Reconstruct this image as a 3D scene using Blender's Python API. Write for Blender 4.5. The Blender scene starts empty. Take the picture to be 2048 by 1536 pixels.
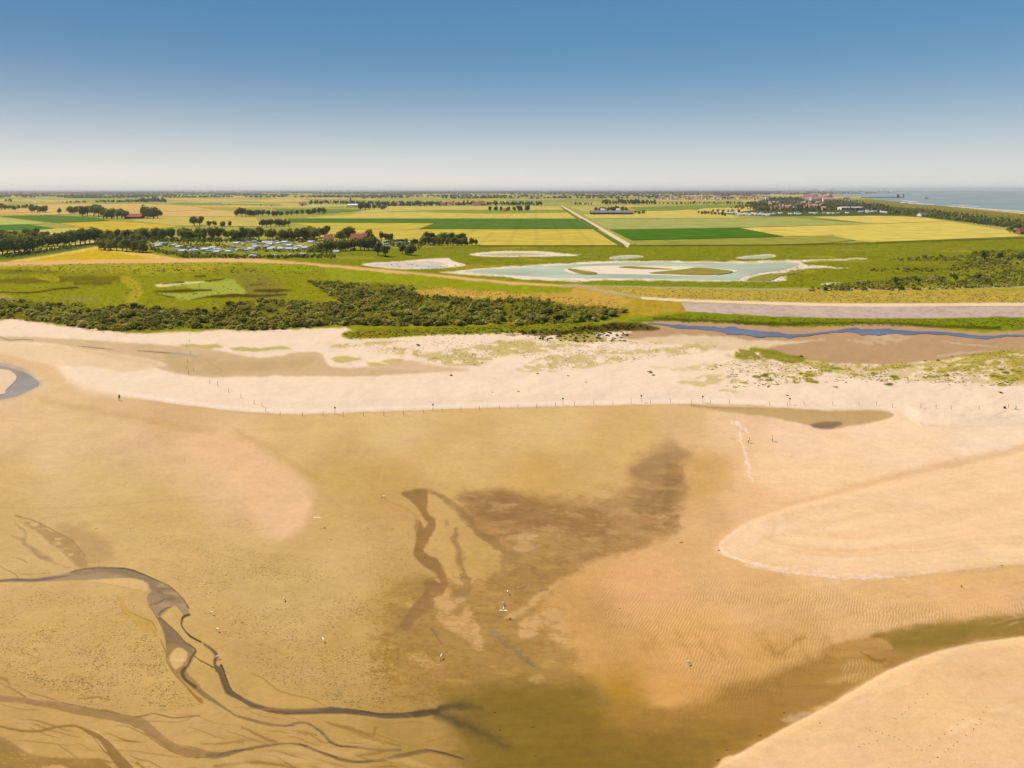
import bpy, math, random
import numpy as np
from mathutils import Vector, Matrix

# ------------------------------------------------------------------ camera, sky, sun, exposure
scn = bpy.context.scene
col = scn.collection
F, U0, V0, H = 1384.0, 1024.0, 379.0, 60.0      # focal length and principal point in photo pixels, drone height in metres
cam_d = bpy.data.cameras.new('camera'); cam = bpy.data.objects.new('camera', cam_d); col.objects.link(cam)
cam.location = (0, 0, H); cam.rotation_euler = (math.radians(90), 0, 0)
cam_d.sensor_width = 36.0; cam_d.lens = 36.0 * F / 2048.0
cam_d.shift_y = -(768.0 - V0) / 2048.0
cam_d.clip_start = 0.5; cam_d.clip_end = 200000.0
scn.camera = cam

SUN_ELEV = math.radians(50.0)
SUN_DIR = Vector((-0.90, 0.44, 0)).normalized()     # horizontal direction towards the sun (behind left)
SKY_STRENGTH = 0.075
SUN_STRENGTH = 4.3
SUN_COLOR = (1.0, 0.86, 0.70)
EXPOSURE = 0.5
w = bpy.data.worlds.new('World'); scn.world = w; w.use_nodes = True
nt = w.node_tree; nt.nodes.clear()
out = nt.nodes.new('ShaderNodeOutputWorld'); bg = nt.nodes.new('ShaderNodeBackground')
sky = nt.nodes.new('ShaderNodeTexSky'); sky.sky_type = 'NISHITA'; sky.sun_disc = False
sky.sun_elevation = SUN_ELEV
sky.sun_rotation = math.atan2(SUN_DIR.x, SUN_DIR.y)
sky.altitude = 0; sky.air_density = 1.0; sky.dust_density = 1.0; sky.ozone_density = 1.6
tc = nt.nodes.new('ShaderNodeTexCoord'); sep = nt.nodes.new('ShaderNodeSeparateXYZ'); nt.links.new(tc.outputs['Generated'], sep.inputs[0])
def wmath(op, a, b=None):
    x = nt.nodes.new('ShaderNodeMath'); x.operation = op
    for i, q_ in enumerate((a, b)):
        if q_ is None: continue
        if isinstance(q_, (int, float)): x.inputs[i].default_value = q_
        else: nt.links.new(q_, x.inputs[i])
    return x.outputs[0]
# even blue all round (azimuth weakened), paling to a milky layer at the horizon
vec = nt.nodes.new('ShaderNodeCombineXYZ')
nt.links.new(wmath('ADD', wmath('MULTIPLY', sep.outputs[0], 0.25), 0.75), vec.inputs[0]); nt.links.new(wmath('ADD', wmath('MULTIPLY', sep.outputs[1], 0.25), 0.45), vec.inputs[1])
nt.links.new(wmath('ADD', wmath('MULTIPLY', wmath('MAXIMUM', sep.outputs[2], 0.0), 0.6), 0.26), vec.inputs[2])
nrm = nt.nodes.new('ShaderNodeVectorMath'); nrm.operation = 'NORMALIZE'; nt.links.new(vec.outputs[0], nrm.inputs[0]); nt.links.new(nrm.outputs[0], sky.inputs[0])
hs = nt.nodes.new('ShaderNodeHueSaturation'); hs.inputs['Saturation'].default_value = 1.25; hs.inputs['Value'].default_value = 1.0; nt.links.new(sky.outputs[0], hs.inputs['Color'])
fac = wmath('POWER', 2.71828, wmath('MULTIPLY', wmath('POWER', wmath('MULTIPLY', wmath('MAXIMUM', sep.outputs[2], 0.0), 1 / 0.095), 1.6), -1.0))
fac = wmath('MULTIPLY', fac, wmath('SUBTRACT', 1.0, wmath('MULTIPLY', sep.outputs[0], 0.12)))
mixs = nt.nodes.new('ShaderNodeMix'); mixs.data_type = 'RGBA'; mixs.clamp_factor = True
tint = nt.nodes.new('ShaderNodeVectorMath'); tint.operation = 'MULTIPLY'; tint.inputs[1].default_value = (1.03, 1.30, 1.17); nt.links.new(hs.outputs[0], tint.inputs[0])
nt.links.new(fac, mixs.inputs[0]); nt.links.new(tint.outputs[0], mixs.inputs[6])
mixs.inputs[7].default_value = (0.575 / SKY_STRENGTH, 0.555 / SKY_STRENGTH, 0.50 / SKY_STRENGTH, 1)
nt.links.new(mixs.outputs[2], bg.inputs[0]); nt.links.new(bg.outputs[0], out.inputs[0])
bg.inputs[1].default_value = SKY_STRENGTH

sun_d = bpy.data.lights.new('sun', 'SUN'); sun = bpy.data.objects.new('sun', sun_d); col.objects.link(sun)
sun_d.energy = SUN_STRENGTH; sun_d.angle = math.radians(0.5); sun_d.color = SUN_COLOR
sd = Vector((SUN_DIR.x * math.cos(SUN_ELEV), SUN_DIR.y * math.cos(SUN_ELEV), math.sin(SUN_ELEV)))
sun.rotation_euler = sd.to_track_quat('Z', 'Y').to_euler(); sun.location = sd * 300

scn.view_settings.view_transform = 'Standard'; scn.view_settings.look = 'None'
scn.view_settings.exposure = EXPOSURE; scn.view_settings.gamma = 1.0; scn.view_settings.use_curve_mapping = False
scn.render.engine = 'CYCLES'
scn.cycles.use_denoising = True; scn.cycles.denoiser = 'OPENIMAGEDENOISE'; scn.cycles.denoising_input_passes = 'RGB_ALBEDO_NORMAL'; scn.cycles.denoising_prefilter = 'ACCURATE'
scn.cycles.max_bounces = 4; scn.cycles.diffuse_bounces = 2; scn.cycles.glossy_bounces = 2
scn.cycles.transparent_max_bounces = 4; scn.cycles.volume_bounces = 0
scn.cycles.volume_step_rate = 4.0; scn.cycles.sample_clamp_indirect = 1.5

rnd = random.Random(11)
rng = np.random.default_rng(11)
LIGHT = np.array([1.48, 1.43, 1.345])      # what a white horizontal surface shows under this sun and sky

def lin(c):
    c = np.asarray(c, float) / 255.0
    return np.where(c <= 0.04045, c / 12.92, ((c + 0.055) / 1.055) ** 2.4)
def alb(c):                                # colour seen in sunlight -> base colour of the surface
    return np.clip(lin(c) / LIGHT, 0.002, 0.88)

# ------------------------------------------------------------------ small helpers
def tag(o, label=None, cat=None, group=None, kind=None):
    if label: o['label'] = label
    if cat: o['category'] = cat
    if group: o['group'] = group
    if kind: o['kind'] = kind
    return o
def link(name, data, parent=None):
    o = bpy.data.objects.new(name, data); col.objects.link(o)
    if parent: o.parent = parent
    return o
def empty(name, loc=(0, 0, 0), rz=0.0, s=1.0):
    o = link(name, None); o.empty_display_size = 0.3
    o.location = loc; o.rotation_euler = (0, 0, rz); o.scale = (s, s, s)
    return o
def copy_tree(o, parent=None):
    c = o.copy(); col.objects.link(c); c.parent = parent
    for ch in o.children: copy_tree(ch, c)
    return c
ONES = ['', 'first', 'second', 'third', 'fourth', 'fifth', 'sixth', 'seventh', 'eighth', 'ninth', 'tenth', 'eleventh', 'twelfth',
        'thirteenth', 'fourteenth', 'fifteenth', 'sixteenth', 'seventeenth', 'eighteenth', 'nineteenth']
CARD = ['', '', 'twenty', 'thirty', 'forty', 'fifty', 'sixty', 'seventy', 'eighty', 'ninety']
def ordinal(n):
    if n < 20: return ONES[n]
    t, r = divmod(n, 10)
    return CARD[t] + '-' + ONES[r] if r else CARD[t][:-1] + 'ieth'

class MB:                                  # collects shapes into one mesh
    def __init__(s): s.v = []; s.f = []; s.m = []
    def add(s, vs, fs, m=0):
        b = len(s.v); s.v += [tuple(p) for p in vs]; s.f += [tuple(i + b for i in f) for f in fs]; s.m += [m] * len(fs); return s
    def box(s, c, d, m=0, rz=0.0, rx=0.0, ry=0.0):
        R = Matrix.Rotation(rz, 3, 'Z') @ Matrix.Rotation(ry, 3, 'Y') @ Matrix.Rotation(rx, 3, 'X')
        vs = [Vector(c) + R @ Vector((x * d[0] / 2, y * d[1] / 2, z * d[2] / 2)) for x in (-1, 1) for y in (-1, 1) for z in (-1, 1)]
        return s.add(vs, [(0, 1, 3, 2), (4, 6, 7, 5), (0, 4, 5, 1), (2, 3, 7, 6), (0, 2, 6, 4), (1, 5, 7, 3)], m)
    def tube(s, pts, rad, n=6, m=0):
        P = [Vector(p) for p in pts]; R = rad if isinstance(rad, (list, tuple)) else [rad] * len(P); vs = []
        for i, p in enumerate(P):
            d = (P[min(i + 1, len(P) - 1)] - P[max(i - 1, 0)]).normalized()
            a = d.cross(Vector((0, 0, 1)) if abs(d.z) < 0.9 else Vector((1, 0, 0))).normalized(); b = d.cross(a)
            vs += [p + (a * math.cos(2 * math.pi * k / n) + b * math.sin(2 * math.pi * k / n)) * R[i] for k in range(n)]
        fs = [(i * n + k, i * n + (k + 1) % n, (i + 1) * n + (k + 1) % n, (i + 1) * n + k) for i in range(len(P) - 1) for k in range(n)]
        fs += [tuple(range(n - 1, -1, -1)), tuple(range((len(P) - 1) * n, len(P) * n))]
        return s.add(vs, fs, m)
    def lathe(s, prof, n=10, m=0, c=(0, 0, 0), sc=(1, 1, 1)):      # prof: (radius, z)
        vs = [(c[0] + r * math.cos(2 * math.pi * k / n) * sc[0], c[1] + r * math.sin(2 * math.pi * k / n) * sc[1], c[2] + z * sc[2]) for r, z in prof for k in range(n)]
        fs = [(i * n + k, i * n + (k + 1) % n, (i + 1) * n + (k + 1) % n, (i + 1) * n + k) for i in range(len(prof) - 1) for k in range(n)]
        fs += [tuple(range(n - 1, -1, -1)), tuple(range((len(prof) - 1) * n, len(prof) * n))]
        return s.add(vs, fs, m)
    def mesh(s, name, mats, smooth=False):
        me = bpy.data.meshes.new(name); me.from_pydata(s.v, [], s.f)
        for m in (mats if isinstance(mats, (list, tuple)) else [mats]): me.materials.append(m)
        me.polygons.foreach_set('material_index', s.m)
        if smooth: me.polygons.foreach_set('use_smooth', [True] * len(s.f))
        me.update(); return me
    def build(s, name, mats, parent=None, smooth=False):
        return link(name, s.mesh(name, mats, smooth), parent)

def fast_mesh(name, V, Q, mats, attrs=None, smooth=False):      # numpy quads (n,4) or tris (n,3)
    me = bpy.data.meshes.new(name); V = np.ascontiguousarray(V, np.float32); Q = np.ascontiguousarray(Q, np.int32)
    k = Q.shape[1]
    me.vertices.add(len(V)); me.vertices.foreach_set('co', V.ravel())
    me.loops.add(Q.size); me.loops.foreach_set('vertex_index', Q.ravel())
    me.polygons.add(len(Q)); me.polygons.foreach_set('loop_start', np.arange(0, Q.size, k, dtype=np.int32))
    if smooth: me.polygons.foreach_set('use_smooth', np.ones(len(Q), bool))
    for m in (mats if isinstance(mats, (list, tuple)) else [mats]): me.materials.append(m)
    for an, (ty, arr) in (attrs or {}).items():
        a = me.attributes.new(an, ty, 'POINT')
        if ty == 'FLOAT_COLOR':
            a.data.foreach_set('color', np.ascontiguousarray(np.concatenate([arr, np.ones((len(arr), 1))], 1), np.float32).ravel())
        else: a.data.foreach_set('value', np.ascontiguousarray(arr, np.float32))
    me.update(calc_edges=True); me.validate(); return me

# ------------------------------------------------------------------ materials
def mat(name, rgb=None, rough=0.85, spec=0.3, metal=0.0, noise=0.0, nscale=3.0, bump=0.0, emit=None):
    m = bpy.data.materials.new(name); m.use_nodes = True; n = m.node_tree.nodes; L = m.node_tree.links
    b = n['Principled BSDF']; b.inputs['Roughness'].default_value = rough; b.inputs['Specular IOR Level'].default_value = spec
    b.inputs['Metallic'].default_value = metal
    if rgb is not None: b.inputs['Base Color'].default_value = (*[float(x) for x in rgb], 1)
    if noise or bump:
        t = n.new('ShaderNodeTexCoord'); nz = n.new('ShaderNodeTexNoise'); nz.inputs['Scale'].default_value = nscale; nz.inputs['Detail'].default_value = 4
        L.new(t.outputs['Object'], nz.inputs['Vector'])
        if noise:
            mr = n.new('ShaderNodeMapRange'); mr.inputs[3].default_value = 1 - noise; mr.inputs[4].default_value = 1 + noise
            L.new(nz.outputs[0], mr.inputs[0])
            mx = n.new('ShaderNodeVectorMath'); mx.operation = 'SCALE'; mx.inputs[0].default_value = [float(x) for x in rgb]
            L.new(mr.outputs[0], mx.inputs['Scale']); L.new(mx.outputs[0], b.inputs['Base Color'])
        if bump:
            bp = n.new('ShaderNodeBump'); bp.inputs['Strength'].default_value = bump; L.new(nz.outputs[0], bp.inputs['Height']); L.new(bp.outputs[0], b.inputs['Normal'])
    return m

def ground_material():
    m = bpy.data.materials.new('ground_sand_and_grass'); m.use_nodes = True; n = m.node_tree.nodes; L = m.node_tree.links
    b = n['Principled BSDF']; b.inputs['Specular IOR Level'].default_value = 0.12
    def attr(nm): a = n.new('ShaderNodeAttribute'); a.attribute_name = nm; return a
    def math_(op, a, c): 
        x = n.new('ShaderNodeMath'); x.operation = op
        for i, q in enumerate((a, c)):
            if isinstance(q, (int, float)): x.inputs[i].default_value = q
            else: L.new(q, x.inputs[i])
        return x.outputs[0]
    geo = n.new('ShaderNodeNewGeometry'); P = geo.outputs['Position']
    def noise(sc, det=3, rough=0.6, stretch=None):
        nz = n.new('ShaderNodeTexNoise'); nz.inputs['Scale'].default_value = sc; nz.inputs['Detail'].default_value = det; nz.inputs['Roughness'].default_value = rough
        if stretch:
            mp = n.new('ShaderNodeMapping'); mp.inputs['Scale'].default_value = stretch; L.new(P, mp.inputs[0]); L.new(mp.outputs[0], nz.inputs['Vector'])
        else: L.new(P, nz.inputs['Vector'])
        return nz.outputs[0]
    c = attr('Col'); wet = attr('Wet').outputs['Fac']; rip = attr('Rip').outputs['Fac']; veg = attr('Veg').outputs['Fac']
    n1 = noise(0.9, 4, 0.65); n2 = noise(0.11, 4, 0.6, (1, 0.6, 1)); n3 = noise(3.2, 3, 0.7)
    s = math_('ADD', math_('MULTIPLY', math_('SUBTRACT', n1, 0.5), 0.24), math_('MULTIPLY', math_('SUBTRACT', n2, 0.5), 0.22))
    s = math_('ADD', s, math_('MULTIPLY', math_('SUBTRACT', n3, 0.5), 0.28))
    # grass: much stronger mottling
    g1 = noise(0.55, 5, 0.75); g2 = noise(0.06, 4, 0.6)
    gv = math_('ADD', math_('MULTIPLY', math_('SUBTRACT', g1, 0.5), 1.5), math_('MULTIPLY', math_('SUBTRACT', g2, 0.5), 0.5))
    s = math_('ADD', s, math_('MULTIPLY', gv, veg))
    sc = n.new('ShaderNodeVectorMath'); sc.operation = 'SCALE'; L.new(c.outputs['Color'], sc.inputs[0]); L.new(math_('MAXIMUM', math_('ADD', s, 1.0), 0.3), sc.inputs['Scale'])
    # ripple marks: base colour darker in the troughs
    mp = n.new('ShaderNodeMapping'); mp.inputs['Rotation'].default_value = (0, 0, math.radians(30)); L.new(P, mp.inputs[0])
    wv = n.new('ShaderNodeTexWave'); wv.wave_type = 'BANDS'; wv.inputs['Scale'].default_value = 0.78; wv.inputs['Distortion'].default_value = 9.0
    wv.inputs['Detail'].default_value = 3.0; wv.inputs['Detail Scale'].default_value = 0.55; L.new(mp.outputs[0], wv.inputs['Vector'])
    rmod = n.new('ShaderNodeMapRange'); L.new(noise(0.09, 3, .6), rmod.inputs[0]); rmod.inputs[1].default_value = .30; rmod.inputs[2].default_value = .56
    rip = math_('MULTIPLY', rip, rmod.outputs[0])
    rr = math_('SUBTRACT', 1.0, math_('MULTIPLY', math_('MULTIPLY', wv.outputs[1], rip), 0.11))
    sc2 = n.new('ShaderNodeVectorMath'); sc2.operation = 'SCALE'; L.new(sc.outputs[0], sc2.inputs[0]); L.new(rr, sc2.inputs['Scale'])
    L.new(sc2.outputs[0], b.inputs['Base Color'])
    mr = n.new('ShaderNodeMapRange'); mr.inputs[3].default_value = 0.92; mr.inputs[4].default_value = 0.42; L.new(wet, mr.inputs[0]); L.new(mr.outputs[0], b.inputs['Roughness']); L.new(math_('MULTIPLY', wet, 0.16), b.inputs['Specular IOR Level'])
    hgt = math_('ADD', math_('MULTIPLY', n3, 0.004), math_('MULTIPLY', n1, 0.010))
    hgt = math_('ADD', hgt, math_('MULTIPLY', math_('MULTIPLY', wv.outputs[1], rip), -0.032))
    hgt = math_('ADD', hgt, math_('MULTIPLY', math_('MULTIPLY', g1, veg), 0.5))
    bp = n.new('ShaderNodeBump'); bp.inputs['Strength'].default_value = 0.7; bp.inputs['Distance'].default_value = 1.0
    L.new(hgt, bp.inputs['Height']); L.new(bp.outputs[0], b.inputs['Normal'])
    return m

def objcolor_material(name, kind):
    m = bpy.data.materials.new(name); m.use_nodes = True; n = m.node_tree.nodes; L = m.node_tree.links
    b = n['Principled BSDF']; b.inputs['Roughness'].default_value = 0.95; b.inputs['Specular IOR Level'].default_value = 0.0 if kind == 'field' else 0.03
    if kind == 'stuff':
        src = n.new('ShaderNodeAttribute'); src.attribute_name = 'Col'; c = src.outputs['Color']
    else:
        src = n.new('ShaderNodeObjectInfo'); c = src.outputs['Color']
    geo = n.new('ShaderNodeNewGeometry')
    nz = n.new('ShaderNodeTexNoise'); nz.inputs['Detail'].default_value = 3
    L.new(geo.outputs['Position'], nz.inputs['Vector'])
    mr = n.new('ShaderNodeMapRange'); L.new(nz.outputs[0], mr.inputs[0]); mr.inputs[1].default_value = 0.25; mr.inputs[2].default_value = 0.75
    if kind == 'field':
        nz.inputs['Scale'].default_value = 0.03; nz.inputs['Detail'].default_value = 6; mr.inputs[3].default_value = 0.80; mr.inputs[4].default_value = 1.2
        wv = n.new('ShaderNodeTexWave'); wv.inputs['Scale'].default_value = 0.0105; wv.inputs['Distortion'].default_value = 0.25; wv.inputs['Detail Scale'].default_value = .02
        mp = n.new('ShaderNodeMapping'); mp.inputs['Rotation'].default_value = (0, 0, math.radians(2)); L.new(geo.outputs['Position'], mp.inputs[0]); L.new(mp.outputs[0], wv.inputs['Vector'])
        m2 = n.new('ShaderNodeMapRange'); L.new(wv.outputs[1], m2.inputs[0]); m2.inputs[1].default_value = 0.0; m2.inputs[2].default_value = .14; m2.inputs[3].default_value = 0.925; m2.inputs[4].default_value = 1.01
        mm = n.new('ShaderNodeMath'); mm.operation = 'MULTIPLY'; L.new(mr.outputs[0], mm.inputs[0]); L.new(m2.outputs[0], mm.inputs[1]); fac = mm.outputs[0]
    else:
        nz.inputs['Scale'].default_value = 0.7 if kind != 'far' else 0.02; mr.inputs[3].default_value = 0.7; mr.inputs[4].default_value = 1.3; fac = mr.outputs[0]
    sc = n.new('ShaderNodeVectorMath'); sc.operation = 'SCALE'; L.new(c, sc.inputs[0]); L.new(fac, sc.inputs['Scale'])
    L.new(sc.outputs[0], b.inputs['Base Color'])
    if kind in ('object', 'stuff'):
        tr = n.new('ShaderNodeBsdfTranslucent'); mx = n.new('ShaderNodeMixShader'); mx.inputs[0].default_value = 0.42
        L.new(sc.outputs[0], tr.inputs[0]); L.new(b.outputs[0], mx.inputs[1]); L.new(tr.outputs[0], mx.inputs[2]); L.new(mx.outputs[0], n['Material Output'].inputs['Surface'])
    return m

def water_material(name, rgb, rough=0.08, bump=0.05, scale=0.5, spec=0.5):
    m = bpy.data.materials.new(name); m.use_nodes = True; n = m.node_tree.nodes; L = m.node_tree.links
    b = n['Principled BSDF']; b.inputs['Base Color'].default_value = (*[float(x) for x in rgb], 1); b.inputs['Roughness'].default_value = rough
    b.inputs['IOR'].default_value = 1.33; b.inputs['Specular IOR Level'].default_value = spec
    geo = n.new('ShaderNodeNewGeometry'); mp = n.new('ShaderNodeMapping'); mp.inputs['Scale'].default_value = (0.6, 1, 1)
    L.new(geo.outputs['Position'], mp.inputs[0])
    nz = n.new('ShaderNodeTexNoise'); nz.inputs['Scale'].default_value = scale; nz.inputs['Detail'].default_value = 4; L.new(mp.outputs[0], nz.inputs['Vector'])
    bp = n.new('ShaderNodeBump'); bp.inputs['Strength'].default_value = 0.5; bp.inputs['Distance'].default_value = bump; L.new(nz.outputs[0], bp.inputs['Height']); L.new(bp.outputs[0], b.inputs['Normal'])
    n2 = n.new('ShaderNodeTexNoise'); n2.inputs['Scale'].default_value = scale * 0.05; n2.inputs['Detail'].default_value = 4; L.new(mp.outputs[0], n2.inputs['Vector'])
    mr = n.new('ShaderNodeMapRange'); mr.inputs[1].default_value = 0.3; mr.inputs[2].default_value = 0.7; mr.inputs[3].default_value = 0.78; mr.inputs[4].default_value = 1.2; L.new(n2.outputs[0], mr.inputs[0])
    sc = n.new('ShaderNodeVectorMath'); sc.operation = 'SCALE'; sc.inputs[0].default_value = [float(x) for x in rgb]; L.new(mr.outputs[0], sc.inputs['Scale']); L.new(sc.outputs[0], b.inputs['Base Color'])
    return m

M_GROUND = ground_material()
M_FIELD = objcolor_material('crop', 'field')
M_LEAF = objcolor_material('foliage', 'object')
M_LEAFS = objcolor_material('foliage_mass', 'stuff')
M_BARK = mat('bark', (0.055, 0.04, 0.028), 0.95, 0.1, noise=0.3)

# ------------------------------------------------------------------ noise and ground lattice
def vnoise(x, y, seed):
    xi = np.floor(x).astype(np.int64); yi = np.floor(y).astype(np.int64); fx = x - xi; fy = y - yi
    fx = fx * fx * (3 - 2 * fx); fy = fy * fy * (3 - 2 * fy)
    def h(a, b):
        k = (a * 374761393 + b * 668265263 + seed * 1442695041) & 0xFFFFFFFF
        k = ((k ^ (k >> 13)) * 1274126177) & 0xFFFFFFFF
        return ((k ^ (k >> 16)) & 0xFFFF).astype(np.float64) / 32767.5 - 1
    a = h(xi, yi); b = h(xi + 1, yi); c = h(xi, yi + 1); d = h(xi + 1, yi + 1)
    return (a * (1 - fx) + b * fx) * (1 - fy) + (c * (1 - fx) + d * fx) * fy
def fbm(x, y, oct=4, seed=0, gain=0.5):
    s = np.zeros_like(np.asarray(x, float) + np.asarray(y, float)); a = 1.0; t = 0
    for o in range(oct):
        s += a * vnoise(x * 2 ** o + 17.3 * o, y * 2 ** o - 9.1 * o, seed + o); t += a; a *= gain
    return s / t
def sst(e0, e1, x):
    t = np.clip((x - e0) / (e1 - e0), 0, 1); return t * t * (3 - 2 * t)

US = np.concatenate([np.linspace(-900, -64, 50), np.arange(-50, 2100, 2.2), np.linspace(2110, 2950, 50)])
VS = np.concatenate([V0 + np.geomspace(1.384, 24, 44), np.arange(404.0, 520, 1.6), np.arange(520, 1548, 1.75), np.arange(1552, 1700, 14), [1740, 1820, 1950, 2150, 2450]])
NU, NV = len(US), len(VS)
U, V = np.meshgrid(US, VS)
YG = F * H / (V - V0)                                   # nominal distance of each lattice point
def cr(pts, n=6, closed=False):                        # Catmull-Rom through tuples of any length
    P = np.array(pts, float); N = len(P); out = []
    rng_ = range(N) if closed else range(N - 1)
    for i in rng_:
        p0, p1, p2, p3 = (P[(i - 1) % N], P[i], P[(i + 1) % N], P[(i + 2) % N]) if closed else (P[max(i - 1, 0)], P[i], P[i + 1], P[min(i + 2, N - 1)])
        for k in range(n):
            t = k / n
            out.append(0.5 * (2 * p1 + (p2 - p0) * t + (2 * p0 - 5 * p1 + 4 * p2 - p3) * t * t + (3 * p1 - p0 - 3 * p2 + p3) * t ** 3))
    if not closed: out.append(P[-1])
    return np.array(out)
def CV(u0, v0, k): return lambda pts: [(u0 + p[0] * k, v0 + p[1] * k) + tuple(q * k for q in p[2:]) for p in pts]
R1, R2, R3, R4 = [CV(q, 370, .25) for q in (0, 512, 1024, 1536)]
S1, S2, S3, S4 = [CV(q, 520, .25) for q in (0, 512, 1024, 1536)]
kk = 700 / 2048
T1, T2, T3, B1, B2, B3 = [CV(a, b, kk) for a, b in ((0, 780), (700, 780), (1348, 780), (0, 1130), (700, 1130), (1348, 1130))]
ka = 400 / 2048
QA, QB, QC, QD = [CV(a, b, ka) for a, b in ((0, 1100), (0, 1336), (400, 1336), (760, 960))]

def win(pts, pad):
    P = np.array(pts)[:, :2]
    j0, j1 = np.searchsorted(US, [P[:, 0].min() - pad, P[:, 0].max() + pad]); i0, i1 = np.searchsorted(VS, [P[:, 1].min() - pad, P[:, 1].max() + pad])
    return slice(i0, i1), slice(j0, j1)
def sdf(P, u, v):                                      # signed distance to a polygon, negative inside
    d = np.full(u.shape, 1e9); ins = np.zeros(u.shape, bool); n = len(P)
    for i in range(n):
        ax, ay = P[i]; bx, by = P[(i + 1) % n]; ex, ey = bx - ax, by - ay
        t = np.clip(((u - ax) * ex + (v - ay) * ey) / (ex * ex + ey * ey + 1e-9), 0, 1)
        d = np.minimum(d, (u - ax - t * ex) ** 2 + (v - ay - t * ey) ** 2)
        if ay != by:
            c = (ay > v) != (by > v); xi = ex * (v - ay) / (by - ay) + ax; ins ^= c & (u < xi)
    return np.where(ins, -1, 1) * np.sqrt(d)
def pdist(P, u, v):                                    # distance to a polyline and the half width there
    d = np.full(u.shape, 1e9); wd = np.zeros(u.shape)
    for i in range(len(P) - 1):
        ax, ay, aw = P[i]; bx, by, bw = P[i + 1]; ex, ey = bx - ax, by - ay
        t = np.clip(((u - ax) * ex + (v - ay) * ey) / (ex * ex + ey * ey + 1e-9), 0, 1)
        q = (u - ax - t * ex) ** 2 + (v - ay - t * ey) ** 2; m = q < d
        d = np.where(m, q, d); wd = np.where(m, aw + (bw - aw) * t, wd)
    return np.sqrt(d), wd

COL = np.zeros((NV, NU, 3)); WET = np.zeros((NV, NU)); RIP = np.zeros((NV, NU)); VEG = np.zeros((NV, NU)); DZ = np.zeros((NV, NU))
NSEED = [100]; CK = [1.0]
def apply(sl, m, color, op=1.0, wet=None, rip=None, veg=None, dz=0.0, patch=None, pw=30.0, psoft=0.15, ridge=False):
    m = m * op
    if patch is not None:
        NSEED[0] += 5
        q = fbm(U[sl] / pw, V[sl] / (pw * 0.33), 4, NSEED[0], 0.6)
        m = m * (sst(patch - psoft, patch + psoft, q) if not ridge else sst(.16, .03, np.abs(q)))
    if color is not None and CK[0] != 1 and color[0] < 200: color = [x * y for x, y in zip(color, (CK[0], CK[0] * .985, CK[0] * .95))]
    if color is not None: COL[sl] += (alb(color) - COL[sl]) * m[..., None]
    for A, x in ((WET, wet), (RIP, rip), (VEG, veg)):
        if x is not None: A[sl] += (x - A[sl]) * m
    if dz: DZ[sl] += dz * m
def warp(sl, amp, wl):
    if not amp: return U[sl], V[sl]
    NSEED[0] += 5; s = NSEED[0]; x, y = U[sl] / wl, V[sl] / wl * 1.6
    if amp >= 3: amp *= 1.7
    return U[sl] + amp * fbm(x, y, 5, s, .68), V[sl] + 0.6 * amp * fbm(x + 40, y, 5, s + 50, .68)
def poly(pts, color, soft=3.0, rag=0.0, rw=25.0, smooth=True, **kw):
    P = cr(pts, 4, True) if smooth else np.array(pts, float); sl = win(P, soft + rag + 3)
    u, v = warp(sl, rag, rw); d = sdf(P, u, v); apply(sl, sst(soft, -soft, d), color, **kw)
def stroke(pts, color, soft=1.2, rag=0.0, rw=18.0, **kw):
    P = cr(pts, 5); sl = win(P, soft + rag + 3 + P[:, 2].max())
    u, v = warp(sl, rag, rw); d, wd = pdist(P, u, v); apply(sl, sst(soft, -soft, d - wd), color, **kw)

# ------------------------------------------------------------------ the lie of the land (all in photo pixels, heights in metres)
def curve(p): p = np.array(p, float); return np.interp(US, p[:, 0], p[:, 1])
STR = [(-900, 700), (0, 690), (60, 702), (115, 735), (135, 760), (170, 780), (240, 793), (350, 808), (450, 820), (520, 826), (620, 828), (760, 823), (1000, 815),
       (1200, 811), (1400, 808), (1530, 811), (1640, 820), (1750, 821), (1810, 832), (1840, 850), (1900, 855), (2048, 850), (2950, 850)]
strand = curve(STR)
btop = curve([(-900, 640), (0, 638), (100, 646), (180, 658), (270, 664), (500, 660), (690, 655), (720, 668), (900, 662), (1280, 645), (1320, 650), (1480, 700), (1600, 722), (1800, 728), (2048, 705), (2950, 700)])
dfront = curve([(-900, 560), (0, 548), (500, 545), (700, 556), (900, 577), (1100, 600), (1250, 612), (1366, 624), (1536, 633), (1700, 637), (2048, 634), (2950, 630)])
CREST = [(-900, 532), (0, 528), (130, 524), (300, 522), (480, 520.5), (560, 525), (700, 537), (900, 556), (1020, 567), (1120, 573), (1200, 572.5), (1300, 574), (1536, 578.5), (1700, 579), (1850, 577.5), (2048, 574), (2950, 566)]
crest = curve(CREST)
BERM = [(-900, 540), (0, 538), (500, 533), (700, 547), (900, 567), (1100, 584), (1250, 592), (1290, 596), (1366, 600.5), (1480, 604), (1700, 609.5), (2048, 608), (2950, 604)]
berm = curve(BERM)
zc = curve([(-900, 4.6), (900, 4.4), (1150, 4.8), (1400, 6.5), (2950, 7.0)])
zb = curve([(-900, 3.3), (1000, 3.4), (1366, 4.4), (2950, 4.6)])
ZG = np.zeros((NV, NU))
for j in range(NU):
    kv = [V0, 404, crest[j] - 17, crest[j] - 9, crest[j] - 2.0, crest[j] + 1.5, berm[j] - 2, berm[j] + 2, dfront[j], btop[j], strand[j] - 26, strand[j] - 4, strand[j] + 2, strand[j] + 60, 1600]
    kz = [1.0, 1.0, 1.0, 2.2, zc[j], zc[j], zb[j] + .1, zb[j], 1.9, 1.7, 1.5, 0.75, 0.5, 0.25, 0.0]
    for q in range(1, len(kv)): kv[q] = max(kv[q], kv[q - 1] + 0.5)
    ZG[:, j] = np.interp(VS, kv, kz)

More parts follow.
